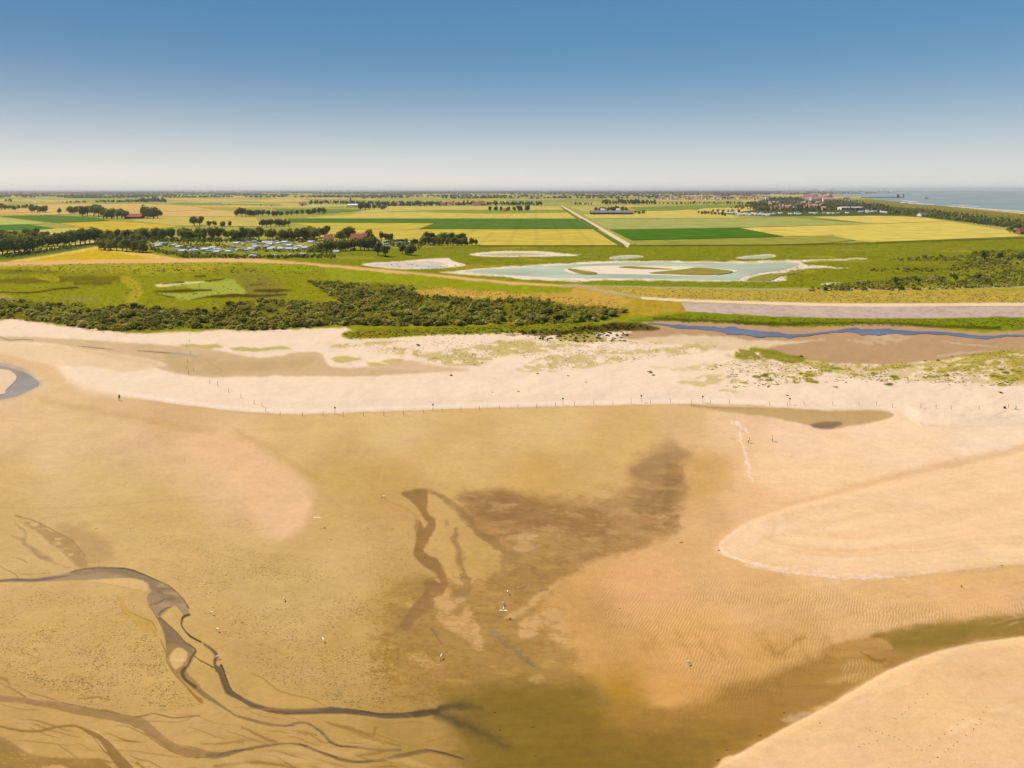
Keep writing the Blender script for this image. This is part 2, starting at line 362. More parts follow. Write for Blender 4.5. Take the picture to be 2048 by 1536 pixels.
# base colours of the big zones
rel = lambda c: c[None, :]
CP = [  # sand flat: how the wet and dry sand is coloured from place to place
 (-300, 830, 226, 190, 142), (0, 830, 226, 188, 140), (120, 880, 226, 189, 138), (240, 850, 222, 184, 132), (0, 950, 214, 178, 116), (200, 950, 215, 180, 118), (400, 890, 226, 186, 134), (360, 860, 214, 174, 120),
 (470, 920, 229, 188, 138), (300, 1050, 208, 172, 106), (0, 1050, 206, 172, 110), (100, 1250, 206, 169, 102), (300, 1300, 203, 166, 98), (0, 1450, 196, 158, 92), (-300, 1300, 203, 166, 98),
 (200, 1480, 200, 160, 94), (600, 1200, 205, 170, 104), (500, 1350, 198, 160, 92), (700, 1300, 196, 158, 90), (700, 1150, 208, 172, 107), (600, 870, 217, 180, 118), (800, 850, 220, 184, 124), (680, 950, 205, 168, 98),
 (900, 900, 214, 176, 108), (1100, 850, 220, 184, 122), (1100, 950, 208, 168, 98), (1250, 880, 213, 173, 106), (1380, 850, 220, 180, 122), (1410, 950, 208, 164, 98), (1450, 850, 235, 195, 147), (780, 980, 200, 160, 92),
 (1600, 880, 244, 205, 160), (1800, 900, 246, 210, 166), (2000, 880, 247, 216, 178), (2400, 880, 247, 216, 178), (1550, 950, 243, 201, 152), (1490, 1000, 232, 186, 134), (1420, 1050, 220, 174, 116), (1450, 1130, 224, 178, 118), (1700, 1000, 243, 203, 153),
 (1900, 1000, 243, 200, 149), (1700, 1100, 240, 195, 141), (1950, 1200, 226, 178, 118), (1750, 1200, 226, 180, 120), (1500, 1200, 226, 179, 117), (1300, 1180, 227, 176, 114), (1400, 1300, 220, 170, 103),
 (1550, 1310, 215, 167, 98), (1180, 1250, 208, 160, 92), (1350, 1400, 214, 160, 88), (1500, 1430, 190, 140, 62), (1900, 1450, 240, 197, 142), (2000, 1350, 241, 201, 150), (2400, 1350, 241, 201, 150), (1700, 1500, 240, 196, 140), (1250, 1420, 180, 134, 50),
 (850, 1450, 178, 142, 72), (800, 1200, 190, 152, 82), (960, 1280, 186, 144, 72), (860, 1100, 202, 164, 98), (620, 1500, 192, 154, 86), (1000, 1330, 172, 132, 56), (-300, 1500, 200, 160, 94), (2400, 1100, 240, 195, 141)]
cp = np.array(CP, float)
gu = np.linspace(-900, 2950, 160); gv = np.linspace(640, 1700, 90); GU, GV = np.meshgrid(gu, gv)
d2 = ((GU[..., None] - cp[:, 0]) ** 2 + ((GV[..., None] - cp[:, 1]) * 1.15) ** 2) + 30.0 ** 2
wt = d2 ** -2.2; wt /= wt.sum(-1, keepdims=True)
coarse = wt @ np.array([alb(c[2:]) for c in cp])
iu = np.clip(np.interp(US, gu, np.arange(len(gu))), 0, len(gu) - 1.001); iv = np.clip(np.interp(VS, gv, np.arange(len(gv))), 0, len(gv) - 1.001)
ju, jv = iu.astype(int), iv.astype(int); fu, fv = (iu - ju)[None, :, None], (iv - jv)[:, None, None]
flat = (coarse[jv][:, ju] * (1 - fu) + coarse[jv][:, ju + 1] * fu) * (1 - fv) + (coarse[jv + 1][:, ju] * (1 - fu) + coarse[jv + 1][:, ju + 1] * fu) * fv
wob = 1 + 0.045 * fbm(U / 60, V / 28, 5, 3, .6)[..., None] + 0.03 * fbm(U / 9, V / 4, 3, 9)[..., None]
COL[:] = flat * wob
WET[:] = 0.12

DRY = (245, 216, 183)
ALL = (slice(0, NV), slice(0, NU))
above = lambda cv, soft=2.0, amp=0.0, wl=40: sst(soft, -soft, V - cv[None, :] + (amp * fbm(U / wl, V / wl * 1.5, 4, 77) if amp else 0))
# dry beach, grass, dike, polder
apply(ALL, above(strand, 2.2 + 16 * sst(330, 120, U) + 5 * sst(1700, 1850, U), 2.0), DRY, wet=0.0)
apply(ALL, above(btop, 2.5, 5.0), (150, 148, 34), veg=0.30, wet=0.0)
apply(ALL, above(dfront, 2.0, 3.0), (168, 158, 44), veg=0.28)
apply(ALL, above(crest - 3, 2.0, 0.0), (140, 142, 30), veg=0.28)
FARC = (168, 162, 74)
apply(ALL, sst(500, 484, V), FARC, veg=0.10)
# ------------------------------------------------------------------ painting the land: far polder
for i in range(150):                                   # far parcels, too thin to be told apart one by one
    v = V0 + rnd.uniform(3.2, 33) ; hgt = (v - V0) * rnd.uniform(.05, .16) ; u = rnd.uniform(-600, 1750 if v > 392 else 1600); ww = rnd.uniform(40, 220)
    c = rnd.choice([(214, 184, 104), (205, 180, 110), (222, 178, 108), (150, 156, 76), (128, 145, 66), (196, 186, 110), (170, 166, 90)])
    s = rnd.uniform(-.02, .02) * ww
    poly([(u, v), (u + ww, v + s), (u + ww + rnd.uniform(-20, 20), v + hgt + s), (u - rnd.uniform(-20, 20), v + hgt)], c, soft=0.5, smooth=False)
for a, b, c in ((R1, [(0, 200), (400, 165), (1000, 150), (1500, 165), (1700, 200), (1900, 212), (1900, 235), (0, 235)], (226, 178, 108)),
                (R4, [(700, 95), (800, 105), (960, 122), (1200, 150), (1600, 190), (2048, 230), (2048, 222), (1600, 182), (1200, 140), (960, 112), (780, 98)], (236, 206, 174)),
                (R4, [(0, 72), (330, 50), (330, 62), (60, 80)], (232, 196, 170)),
                (R4, [(780, 108), (1100, 140), (1300, 155), (2048, 232), (2048, 330), (1900, 300), (1300, 200), (900, 170), (700, 130)], (140, 132, 56))):
    poly(a(b), c, soft=1.0, smooth=False)
poly(R4([(-400, 225), (-40, 118), (0, 100), (330, 100), (520, 110), (800, 150), (1250, 195), (1800, 270), (2400, 330), (2400, 400), (1900, 335), (1440, 280), (1080, 246), (0, 252)]), (84, 92, 36), soft=1.2, smooth=False, veg=.1)
poly(R4([(560, 108), (960, 145), (1700, 215), (2400, 280), (2400, 330), (1600, 235), (960, 165), (700, 130)]), (140, 130, 52), soft=1.0, smooth=False, veg=.1)
# wedge meadow beside the left dike, paths round it
poly(R1([(60, 610), (400, 560), (780, 490), (1100, 530), (1440, 590), (1440, 612), (60, 612)]), (222, 188, 104), soft=1.2, smooth=False)
poly(R1([(190, 606), (780, 518), (1000, 550), (1320, 602)]), (206, 174, 30), soft=1.2, smooth=False, veg=0.12)
poly(R1([(0, 560), (300, 520), (700, 470), (780, 485), (400, 550), (0, 600)]), (96, 108, 30), soft=2, rag=2, veg=0.3)
stroke(R1([(0, 545, 4), (300, 520, 5), (500, 490, 5), (760, 450, 5), (820, 430, 4)]), (230, 208, 150), soft=.8)
# scrubby grass on the inland side of the dike
poly([(520, 512), (640, 507), (760, 498), (960, 491), (1260, 490), (1560, 489), (1800, 483), (2048, 474), (2300, 466), (2300, 560), (2048, 572), (1700, 575), (1300, 572), (1150, 569), (900, 548), (700, 528)], (132, 134, 24), soft=1.5, smooth=False, veg=0.32)
for i in range(60):
    u = rnd.uniform(620, 2200); v = rnd.uniform(494, 560)
    poly([(u, v), (u + rnd.uniform(30, 140), v + rnd.uniform(-2, 1)), (u + rnd.uniform(20, 120), v + rnd.uniform(2, 6)), (u - 5, v + 2)], rnd.choice([(165, 158, 40), (118, 124, 22), (150, 148, 60), (112, 112, 24), (170, 150, 50)]), soft=1.5, rag=3, op=.7)
stroke([(960, 492, 2), (1260, 491, 1.5), (1560, 490, 1.5), (1800, 484.5, 1.5), (2048, 476, 1.5), (2300, 468, 2)], (92, 98, 20), soft=1.2, rag=2)
# bare shell-sand flats of the nature lagoon
SH = (238, 220, 190)
poly([(722, 528), (800, 522.5), (858, 518), (895, 516), (905, 522), (932, 530), (880, 536.5), (790, 537.5)], SH, soft=1.0, rag=2, veg=0)
poly([(740, 529), (820, 523.5), (870, 523), (890, 530), (830, 535), (780, 535)], (216, 198, 176), soft=1.5, rag=2, veg=0)
poly([(938, 508.5), (985, 503), (1060, 502), (1155, 509), (1125, 512), (990, 513.5)], SH, soft=.8, rag=2, veg=0)
poly([(960, 509), (1030, 505.5), (1100, 508.5), (1050, 511), (1000, 511.5)], (196, 178, 130), soft=1, veg=0)
poly([(882, 545.5), (960, 537), (1030, 532), (1120, 526.5), (1200, 522.8), (1300, 522), (1450, 523), (1560, 520.5), (1620, 519.5), (1735, 516.2), (1735, 518), (1640, 521), (1602, 525), (1618, 531), (1700, 535), (1620, 537), (1580, 541), (1560, 552), (1572, 561), (1470, 565), (1400, 566.5), (1300, 564.5), (1150, 563), (1060, 558.5), (980, 553)], SH, soft=1.0, rag=3.2, rw=30, veg=0, smooth=False)
poly([(882, 545.5), (1120, 526.5), (1300, 522), (1560, 520.5), (1735, 516.2), (1640, 521), (1602, 525), (1618, 531), (1580, 541), (1572, 561), (1400, 566.5), (1150, 563), (980, 553)], (206, 190, 150), soft=1.5, rag=2, smooth=False, patch=.02, pw=24, op=.8)
for b in ([(1217, 516.5), (1235, 511.5), (1275, 510.5), (1285, 514), (1240, 518.3)], [(1472, 515.5), (1500, 511.5), (1540, 508.5), (1550, 514), (1500, 517.5)], [(1640, 568.5), (1665, 565.5), (1686, 567.5), (1660, 570)], [(1530, 560), (1550, 557.5), (1574, 559), (1550, 562.5)]):
    poly(b, SH, soft=.8, rag=1.5, veg=0)
# ------------------------------------------------------------------ dikes and paths
stroke([(u, v, 4.0 if u < 600 else 4.6 if u < 1000 else 4.0) for u, v in CREST[:10]] + [(1150, 577, 3.5)], (226, 178, 112), soft=1.2, rag=1.0, veg=0.0)
poly(S2([(-200, 40), (300, 30), (600, 60), (1000, 95), (1500, 140), (2048, 195), (2500, 215), (2540, 232), (2460, 265), (2048, 255), (1600, 220), (1000, 175), (600, 130), (200, 90), (-200, 80)]), (148, 154, 24), soft=1.5, rag=3, veg=.3)
poly(S3([(480, 195), (620, 210), (900, 300), (1000, 310), (830, 400), (440, 360), (200, 330), (-500, 300), (-800, 250), (-400, 230), (0, 265), (420, 270), (500, 230)]), (200, 163, 80), soft=2.5, rag=8, veg=.25)
poly(S3([(640, 205), (2048, 245), (4096, 245), (4096, 345), (2048, 335), (1300, 312), (1050, 300)]), (190, 164, 78), soft=1.5, rag=3, veg=.34)
poly(S3([(560, 170), (1024, 165), (2048, 180), (2048, 228), (1000, 212), (560, 192)]), (128, 136, 28), soft=1.2, rag=3, veg=.35)
poly(S3([(880, 340), (1100, 320), (1350, 335), (1390, 410), (1100, 440), (850, 430)]), (180, 152, 54), soft=4, rag=8, veg=.3)
stroke([(u, v, 1.5) for u, v in CREST[9:]], (176, 166, 116), soft=.8, veg=.0)
stroke([(1130, 571, 2.2), (1165, 572, 2.4), (1195, 580, 2.6), (1240, 588, 2.5), (1290, 596.5, 2.4)], (184, 168, 128), soft=.8, veg=.0)
stroke([(1285, 596, 2.4), (1366, 600.5, 2.6), (1480, 604.5, 3.0), (1700, 610, 3.2), (2048, 608.5, 3.2), (2950, 604, 3.2)], (240, 212, 176), soft=.8, veg=.0)
poly([(1362, 605), (1480, 609), (1700, 614.5), (2048, 612.5), (2950, 608), (2950, 629), (2048, 634), (1850, 636), (1700, 636.5), (1536, 632.5), (1440, 628.5), (1372, 622)], (208, 182, 163), soft=1.0, smooth=False, veg=0)
poly([(1362, 605), (1480, 609), (1700, 614.5), (2048, 612.5), (2048, 634), (1700, 636.5), (1440, 628.5)], (184, 156, 138), soft=1, smooth=False, patch=.12, pw=9, op=.6)
# green bank and mud basin behind the dunes
poly(S3([(880, 540), (930, 480), (1300, 430), (1500, 420), (2048, 445), (2548, 465), (3048, 470), (3548, 465), (4096, 460), (4096, 560), (3848, 560), (3548, 545), (3248, 525), (2948, 512), (2648, 518), (2248, 528), (1900, 520), (1600, 500), (1250, 490)]), (126, 136, 22), soft=1.2, rag=3, veg=.4)
stroke(S3([(1150, 470, 12), (1500, 488, 14), (2048, 515, 16), (2500, 505, 8), (3100, 515, 12), (3500, 535, 12), (3900, 540, 14)]), (76, 80, 14), soft=2, rag=4, op=.85)
MUD = (190, 152, 108)
poly(S3([(850, 625), (950, 585), (1050, 500), (1250, 492), (1600, 503), (1900, 525), (2250, 535), (2650, 522), (2950, 516), (3250, 530), (3600, 560), (3800, 580), (4096, 555), (4400, 560), (4400, 720), (3900, 735), (3650, 765), (3400, 800), (3050, 830), (2650, 825), (2400, 805), (2250, 775), (2100, 730), (1900, 690), (1650, 640), (1300, 620), (1100, 640)]), MUD, soft=2, rag=5, veg=0, wet=.3)
poly(S3([(1000, 640), (1300, 600), (1650, 608), (1900, 640), (2250, 650), (2500, 632), (2300, 662), (2100, 690), (1950, 720), (1700, 730), (1400, 690)]), (228, 198, 156), soft=3, rag=5, veg=0)
poly(S4([(650, 640), (950, 600), (1150, 625), (900, 670), (700, 660)]), (206, 172, 130), soft=3, rag=8, patch=-.1, pw=14)
stroke(S4([(1400, 650, 3), (1700, 685, 4), (1850, 690, 3)]), (224, 200, 170), soft=1, rag=3, op=.6)
stroke(S4([(1350, 770, 6), (1600, 740, 8), (1800, 730, 6)]), (216, 186, 150), soft=2, rag=3, op=.6)
# left salt meadow
poly(S1([(-400, 95), (600, 85), (1300, 110), (1900, 75), (2600, 110), (2700, 300), (2048, 420), (1200, 400), (600, 380), (-400, 330)]), (143, 141, 22), soft=4, rag=10, veg=.3)
for c, b in (((112, 98, 22), [(0, 165, 18), (300, 162, 24), (600, 150, 22), (900, 150, 20), (960, 150, 8)]), ((100, 90, 22), [(600, 185, 8), (850, 185, 16), (900, 190, 5)]), ((168, 160, 36), [(300, 140, 14), (460, 155, 18)]), ((130, 132, 22), [(1000, 130, 6), (1250, 128, 6)]),
             ((120, 120, 20), [(0, 90, 10), (150, 95, 16), (460, 95, 8)]), ((168, 164, 40), [(950, 60, 18), (1250, 70, 22), (1500, 75, 18)]), ((176, 160, 44), [(1000, 160, 30), (1100, 230, 40), (1050, 330, 36)]), ((190, 150, 90), [(-80, 300, 20), (60, 310, 22), (150, 330, 6)]), ((150, 140, 66), [(500, 320, 16), (640, 312, 24), (790, 318, 10)])):
    stroke(S1([(x, y, q) for x, y, q in b]), c, soft=2.5, rag=4, op=.85)
stroke(S1([(-100, 255, 5), (0, 258, 5), (250, 262, 6), (380, 245, 6), (470, 230, 7), (600, 222, 8), (640, 225, 3)]), (84, 64, 18), soft=.8, rag=1.5)
poly(S1([(1880, 100), (2048, 95), (2220, 180), (2290, 270), (2150, 305), (2000, 290), (1960, 230), (1890, 190)]), (134, 120, 60), soft=9, rag=14, op=.75, patch=-.35, pw=30)
poly(S1([(1240, 200), (1340, 182), (1470, 176), (1600, 172), (1720, 165), (1860, 152), (1900, 190), (1965, 245), (1940, 272), (1750, 278), (1640, 292), (1530, 318), (1420, 310), (1270, 268), (1340, 258), (1480, 270), (1560, 250), (1480, 215), (1340, 215)]), (168, 174, 72), op=.9, soft=2.4, rag=2, veg=0.05)
poly(S1([(1240, 204), (1330, 184), (1600, 172), (1620, 180), (1400, 200), (1290, 215)]), (226, 208, 150), soft=1.0, rag=2)
for b in ([(1225, 250, 4), (1350, 252, 10), (1500, 245, 12), (1690, 240, 8)], [(1250, 268, 3), (1330, 288, 6), (1400, 300, 6)], [(1530, 318, 4), (1640, 298, 6), (1760, 290, 14), (1900, 284, 14), (2100, 288, 12), (2290, 275, 6)], [(1300, 190, 4), (1450, 178, 8), (1480, 178, 3)], [(1560, 135, 8), (1650, 128, 8)], [(1640, 168, 4), (1750, 158, 8), (1800, 150, 3)], [(2040, 245, 10), (2200, 245, 14), (2330, 245, 5)], [(2000, 200, 6), (2100, 195, 4)]):
    stroke(S1(b), (78, 64, 20), soft=1.4, rag=2.5, op=.9)
# ground below the thickets
THICK_A = [(-300, 600), (-100, 598), (0, 600), (60, 605), (160, 612), (200, 620), (240, 612), (300, 617), (400, 622), (512, 600), (580, 603), (640, 606), (690, 606), (655, 588), (612, 562), (650, 563), (700, 567), (760, 570), (824, 574), (838, 592), (912, 596), (975, 602), (1024, 600), (1062, 594), (1094, 602), (1130, 612), (1200, 616), (1250, 622), (1256, 632), (1200, 642), (1150, 646), (1024, 650), (985, 648), (890, 652), (760, 652), (690, 651), (640, 652), (600, 657), (500, 660), (450, 658), (370, 655), (330, 660), (270, 664), (200, 661), (160, 655), (100, 645), (0, 637), (-100, 632), (-300, 630)]
poly(THICK_A, (104, 100, 30), soft=4, rag=9, veg=.4, smooth=False, op=.9)
poly(THICK_A, (140, 134, 36), soft=4, rag=9, smooth=False, op=.6, patch=.1, pw=26)
poly(S2([(700, 590), (760, 560), (1000, 545), (1500, 535), (2048, 515), (2548, 505), (2950, 500), (3000, 555), (2700, 590), (2400, 600), (2048, 590), (1600, 595), (1300, 610), (1000, 625), (750, 630)]), (134, 134, 26), soft=3, rag=5, veg=.4)
poly(S3([(-200, 590), (300, 575), (700, 520), (940, 500), (1180, 540), (1000, 575), (600, 575), (300, 600)]), (92, 82, 28), soft=2.5, rag=5, veg=.4)
poly(S2([(750, 600), (1000, 570), (1050, 590), (900, 625)]), (160, 130, 40), soft=3, rag=6, op=.7)
poly(S3([(350, 610), (600, 590), (750, 630), (650, 665), (400, 650)]), (150, 140, 50), soft=3, rag=6, op=.8, veg=.3)
# ------------------------------------------------------------------ beach plain: dune grass haze, wet hollows
DG = (200, 178, 108)
for b, op in ((S2([(590, 680), (800, 660), (1150, 645), (1250, 655), (1100, 680), (700, 702)]), .8), (S2([(980, 720), (1200, 705), (1400, 735), (1600, 715), (2048, 640), (2500, 660), (2300, 740), (2000, 760), (1900, 800), (1750, 850), (1550, 845), (1400, 812), (1300, 775), (1100, 755)]), .85),
              (S3([(-100, 660), (200, 650), (700, 690), (1000, 715), (1400, 690), (1500, 655), (1650, 680), (1500, 740), (1100, 770), (700, 745), (300, 720), (-100, 760)]), .8), (S3([(40, 870), (230, 780), (330, 755), (560, 750), (900, 775), (1050, 770), (900, 812), (700, 850), (400, 895), (200, 892)]), .75),
              (S3([(700, 640), (1100, 645), (1210, 670), (1000, 665), (760, 660)]), .9), (S3([(1100, 850), (1300, 870), (1500, 840), (1800, 830), (1840, 850), (1500, 885), (1250, 880)]), .6), (S3([(1300, 980), (1450, 950), (1560, 915), (1760, 930), (1840, 975), (1600, 990), (1540, 1020), (1400, 1000)]), .7),
              (S3([(1660, 1050), (1730, 1035), (1810, 1050), (1740, 1062)]), .8), (S4([(-350, 640 + 120), (-100, 780), (100, 820), (200, 800), (400, 830), (600, 840), (1000, 840), (1400, 820), (2048, 780), (2400, 780), (2400, 980), (2048, 1000), (1700, 990), (1300, 970), (900, 960), (500, 930), (250, 950), (100, 930)]), .6)):
    poly(b, DG, soft=3, rag=5, op=op, patch=-.12, pw=16, veg=.06)
for b in ([(590, 790), (620, 775), (700, 763), (780, 775), (845, 797), (760, 812), (680, 825)], [(880, 822), (960, 812), (1055, 843), (990, 858), (930, 850)], [(1000, 812), (1080, 790), (1195, 800), (1110, 836)]):
    poly(S2(b), (206, 182, 116), soft=2, rag=3, veg=.06, dz=.3)
for b in ([(1440, 685), (1520, 675), (1640, 675), (1760, 685), (1765, 700), (1620, 713), (1520, 700)], [(1830, 710), (1900, 695), (2048, 700), (2240, 695), (2300, 700), (2330, 718), (2200, 720), (2048, 730), (1880, 728)]):
    poly(S1(b), (196, 180, 108), soft=2, rag=4, veg=.06, dz=.3)
poly(S4([(-230, 715), (-80, 700), (0, 720), (150, 745), (280, 790), (220, 830), (60, 800), (-100, 790), (-260, 790)]), (136, 132, 38), soft=3, rag=6, veg=.4, dz=.4, patch=-.32, pw=22, op=.92)
poly(S4([(250, 800), (600, 830), (1000, 835), (1300, 815), (1600, 770), (1900, 715), (2300, 700), (2300, 960), (2048, 965), (1800, 960), (1750, 900), (1500, 890), (1100, 880), (700, 890), (400, 870)]), (174, 158, 66), soft=5, rag=8, op=.85, patch=-.15, pw=30, veg=.25, dz=.5)
for k in range(70):
    u, v = (rnd.uniform(1580, 2100), rnd.gauss(748, 9)) if k < 50 else (rnd.uniform(1480, 1620), rnd.gauss(758, 6)); r = rnd.uniform(3, 11)
    poly([(u - r, v), (u - r * .2, v - r * .35), (u + r, v - r * .1), (u + r * .4, v + r * .3)], rnd.choice([(120, 124, 24), (146, 144, 34), (104, 108, 22), (170, 156, 60)]), soft=1.2, rag=2.5, veg=.4, dz=.25)
stroke(S2([(560, 668, 7), (750, 655, 8), (1000, 637, 7), (1300, 612, 6), (1700, 602, 5), (2048, 588, 5), (2150, 600, 5)]), (238, 214, 172), soft=.9, rag=1)
stroke(S3([(40, 860, 6), (150, 800, 7), (330, 745, 5), (480, 735, 4)]), (246, 222, 190), soft=.9, rag=1.5)
poly(S3([(150, 660), (450, 650), (640, 680), (1000, 690), (700, 725), (450, 735), (330, 745), (180, 700)]), (246, 222, 192), soft=2, rag=6, patch=0.0, pw=14, veg=0)
WETC = (211, 177, 128)
poly([(-200, 664), (0, 672), (125, 677), (250, 685), (375, 693), (440, 702), (520, 716), (600, 705), (640, 706), (665, 735), (760, 733), (840, 736), (890, 740), (800, 749), (690, 753), (560, 752), (460, 754), (400, 753), (340, 744), (290, 728), (220, 708), (150, 694), (60, 684), (-200, 680)], WETC, soft=3, rag=3, wet=.5, veg=0, dz=-.15)
poly(S1([(1350, 740), (1600, 760), (1900, 800), (2300, 790), (2500, 800), (2400, 870), (2048, 900), (1700, 920), (1500, 900), (1350, 850)]), (198, 165, 110), soft=8, rag=6, op=.8)
poly(S2([(1050, 830), (1250, 800), (1450, 845), (1700, 875), (1500, 895), (1200, 880), (900, 870)]), (222, 186, 144), soft=4, rag=4)
poly(S1([(-400, 650), (0, 655), (400, 670), (600, 700), (1000, 760), (1340, 835), (1000, 892), (760, 862), (500, 850), (300, 815), (0, 745), (-400, 700)]), (234, 202, 158), soft=3, rag=4)
stroke(S1([(600, 695, 14), (900, 770, 20), (1250, 830, 12)]), (218, 184, 136), soft=5, rag=4, op=.6)
for b in ([(0, 612, 3), (60, 640, 4), (180, 635, 4), (270, 642, 3)], [(620, 690, 3), (800, 705, 4), (900, 718, 2)], [(1100, 725, 3), (1300, 740, 6), (1380, 742, 3)]):
    stroke(S1(b), (120, 98, 52), soft=.9, rag=2, op=.8)
stroke(S1([(1370, 745, 5), (1500, 760, 8), (1570, 775, 4)]), (160, 156, 150), soft=1.2, op=.9, wet=.9)
stroke(S1([(1650, 785, 2), (1680, 830, 2), (1740, 860, 2), (1770, 890, 2), (1700, 915, 2)]), (160, 132, 84), soft=.8, rag=2, op=.7)
# ------------------------------------------------------------------ strand line, scarp and sand ridges of the flat
stroke([(u, v + 1.5, 1.2) for u, v in STR[6:16]], (206, 168, 118), soft=1.3, rag=2.0, op=.55)  # shadow line of the sand scarp, painted into the sand colour
stroke([(u, v - 7, 3) for u, v in STR[6:16]], (253, 232, 208), soft=3, rag=2, op=.5)
poly(T3([(20, 85), (300, 95), (600, 110), (900, 120), (1200, 118), (1290, 145), (1200, 185), (1050, 205), (900, 230), (780, 205), (600, 165), (400, 140), (200, 110)]), (196, 162, 104), soft=3, rag=3, wet=.5, dz=-.15)
poly(T3([(800, 205), (900, 185), (975, 190), (950, 220), (880, 228)]), (142, 112, 74), soft=2.5, rag=4, wet=.9)
stroke(T3([(100, 92, 5), (300, 105, 5), (600, 108, 5), (820, 122, 3)]), (176, 142, 92), soft=2, rag=2, op=.7)
stroke(T3([(1300, 130, 10), (1450, 200, 10), (1700, 230, 6)]), (236, 202, 162), soft=4, rag=4, op=.6)
for c, b in (((250, 222, 190), [(330, 180, 4), (380, 210, 5), (390, 280, 6), (410, 350, 6), (430, 420, 8), (440, 490, 6), (470, 540, 5)]), ((252, 226, 196), [(370, 190, 4), (430, 245, 3)]), ((240, 190, 140), [(450, 560, 8), (520, 610, 8), (640, 660, 6)])):
    stroke(T3(b), c, soft=2, rag=6, rw=10, op=.8)
# hook-shaped sand bar on the right
BAR = T3([(255, 920), (300, 860), (400, 790), (560, 720), (800, 655), (1100, 580), (1500, 490), (1800, 425), (2048, 370), (2600, 240), (3400, 200), (3400, 900), (2500, 1000), (2048, 1020), (1700, 1050), (1400, 1085), (1050, 1100), (800, 1080), (560, 1050), (380, 1000), (290, 960)])
stroke(T3([(560, 700, 10), (900, 615, 16), (1200, 530, 22), (1500, 460, 24), (1800, 400, 26), (2048, 345, 28), (2600, 215, 30)]), (226, 182, 130), soft=7, rag=4, op=.8)
poly(BAR, (243, 202, 153), soft=2.5, rag=3, dz=.28, wet=0)
P_ = cr(BAR, 4, True); sl_ = win(P_, 2); ins = sst(0, -10, sdf(P_, U[sl_], V[sl_]))
for edge, amp, reach, wl in ((T3([(420, 780, 0), (330, 830, 0), (275, 890, 0), (258, 925, 0), (290, 960, 0), (380, 1000, 0), (560, 1050, 0), (800, 1080, 0), (1050, 1100, 0), (1400, 1085, 0), (1700, 1050, 0), (2048, 1020, 0), (2600, 960, 0), (3400, 860, 0)]), 1.0, 130, 9.0), (T3([(560, 720, 0), (800, 655, 0), (1100, 580, 0), (1500, 490, 0), (1800, 425, 0), (2048, 370, 0), (2600, 240, 0)]), .6, 110, 16.0)):
    d_, _ = pdist(cr(edge, 4), U[sl_], V[sl_]); d_ = d_ + 7 * fbm(U[sl_] / 150, V[sl_] / 50, 3, 811)
    band = fbm(d_ / wl, U[sl_] / 1500.0, 4, 813 + int(wl), .75) * sst(reach, reach * .35, d_)
    COL[sl_] *= 1 + (amp * ins * band)[..., None] * np.array([.10, .17, .26])
for c, b, op in (((236, 190, 138), [(640, 840, 10), (900, 850, 16), (1200, 830, 22), (1600, 740, 26), (2048, 620, 24), (2500, 520, 24)], .55), ((234, 184, 132), [(500, 960, 14), (900, 960, 20), (1300, 920, 22), (1700, 850, 20), (2100, 780, 20)], .6), ((232, 180, 126), [(560, 1010, 8), (900, 1030, 12), (1300, 1000, 12), (1800, 930, 12), (2048, 900, 12)], .5),
                 ((232, 188, 138), [(600, 770, 10), (800, 770, 12), (1000, 750, 10), (1400, 690, 16), (1800, 610, 14)], .5), ((253, 222, 178), [(800, 900, 12), (1200, 870, 14), (1700, 790, 14)], .4), ((252, 220, 176), [(700, 690, 10), (1100, 610, 14), (1600, 510, 14), (2048, 420, 14)], .5)):
    stroke(T3(b), c, soft=7, rag=5, op=op * .45)
for b, op in (([(265, 930, 4), (330, 970, 6), (450, 1010, 6), (620, 1040, 6), (860, 1058, 4)], .9), ([(420, 1025, 3), (600, 1060, 4), (850, 1085, 6), (1050, 1100, 8), (1250, 1090, 8), (1350, 1105, 5)], .95), ([(700, 1030, 4), (880, 1040, 6), (1000, 1030, 3)], .6), ([(1350, 1090, 4), (1500, 1065, 5), (1660, 1050, 4)], .7), ([(960, 1080, 5), (1200, 1085, 6)], .8), ([(280, 900, 3), (380, 810, 3)], .6), ([(1780, 1060, 3), (2048, 990, 4)], .5)):
    stroke(T3(b), (252, 222, 194), soft=1.8, rag=5, rw=9, op=op * .85, patch=-.12, pw=14)
# tongue of dry sand on the left flat
poly(T1([(1050, 270), (1250, 250), (1400, 280), (1500, 340), (1620, 420), (1740, 490), (1810, 560), (1830, 650), (1810, 740), (1760, 820), (1680, 870), (1580, 870), (1510, 820), (1480, 720), (1470, 620), (1400, 520), (1250, 420), (1050, 340)]), (231, 187, 136), soft=16, rag=6, wet=.05, dz=.1)
stroke(T1([(250, 60, 12), (500, 110, 16), (800, 160, 20), (1100, 220, 18), (1250, 240, 12)]), (204, 164, 104), soft=8, rag=5, op=.55)
stroke(T1([(1400, 260, 16), (1560, 330, 18), (1700, 430, 18), (1800, 500, 14), (1900, 540, 14), (2048, 560, 18)]), (196, 158, 86), soft=10, rag=6, op=.5)
stroke(T1([(200, 450, 5), (350, 440, 5), (420, 445, 4)]), (226, 196, 142), soft=2, rag=5, op=.7)
for b in ([(0, 690, 2), (400, 690, 3), (800, 660, 3), (1200, 620, 2)], [(0, 665, 2), (150, 640, 2), (220, 630, 1)], [(220, 755, 2), (500, 715, 2), (640, 690, 1)]):
    stroke(T1(b), (186, 148, 88), soft=1.2, op=.45)
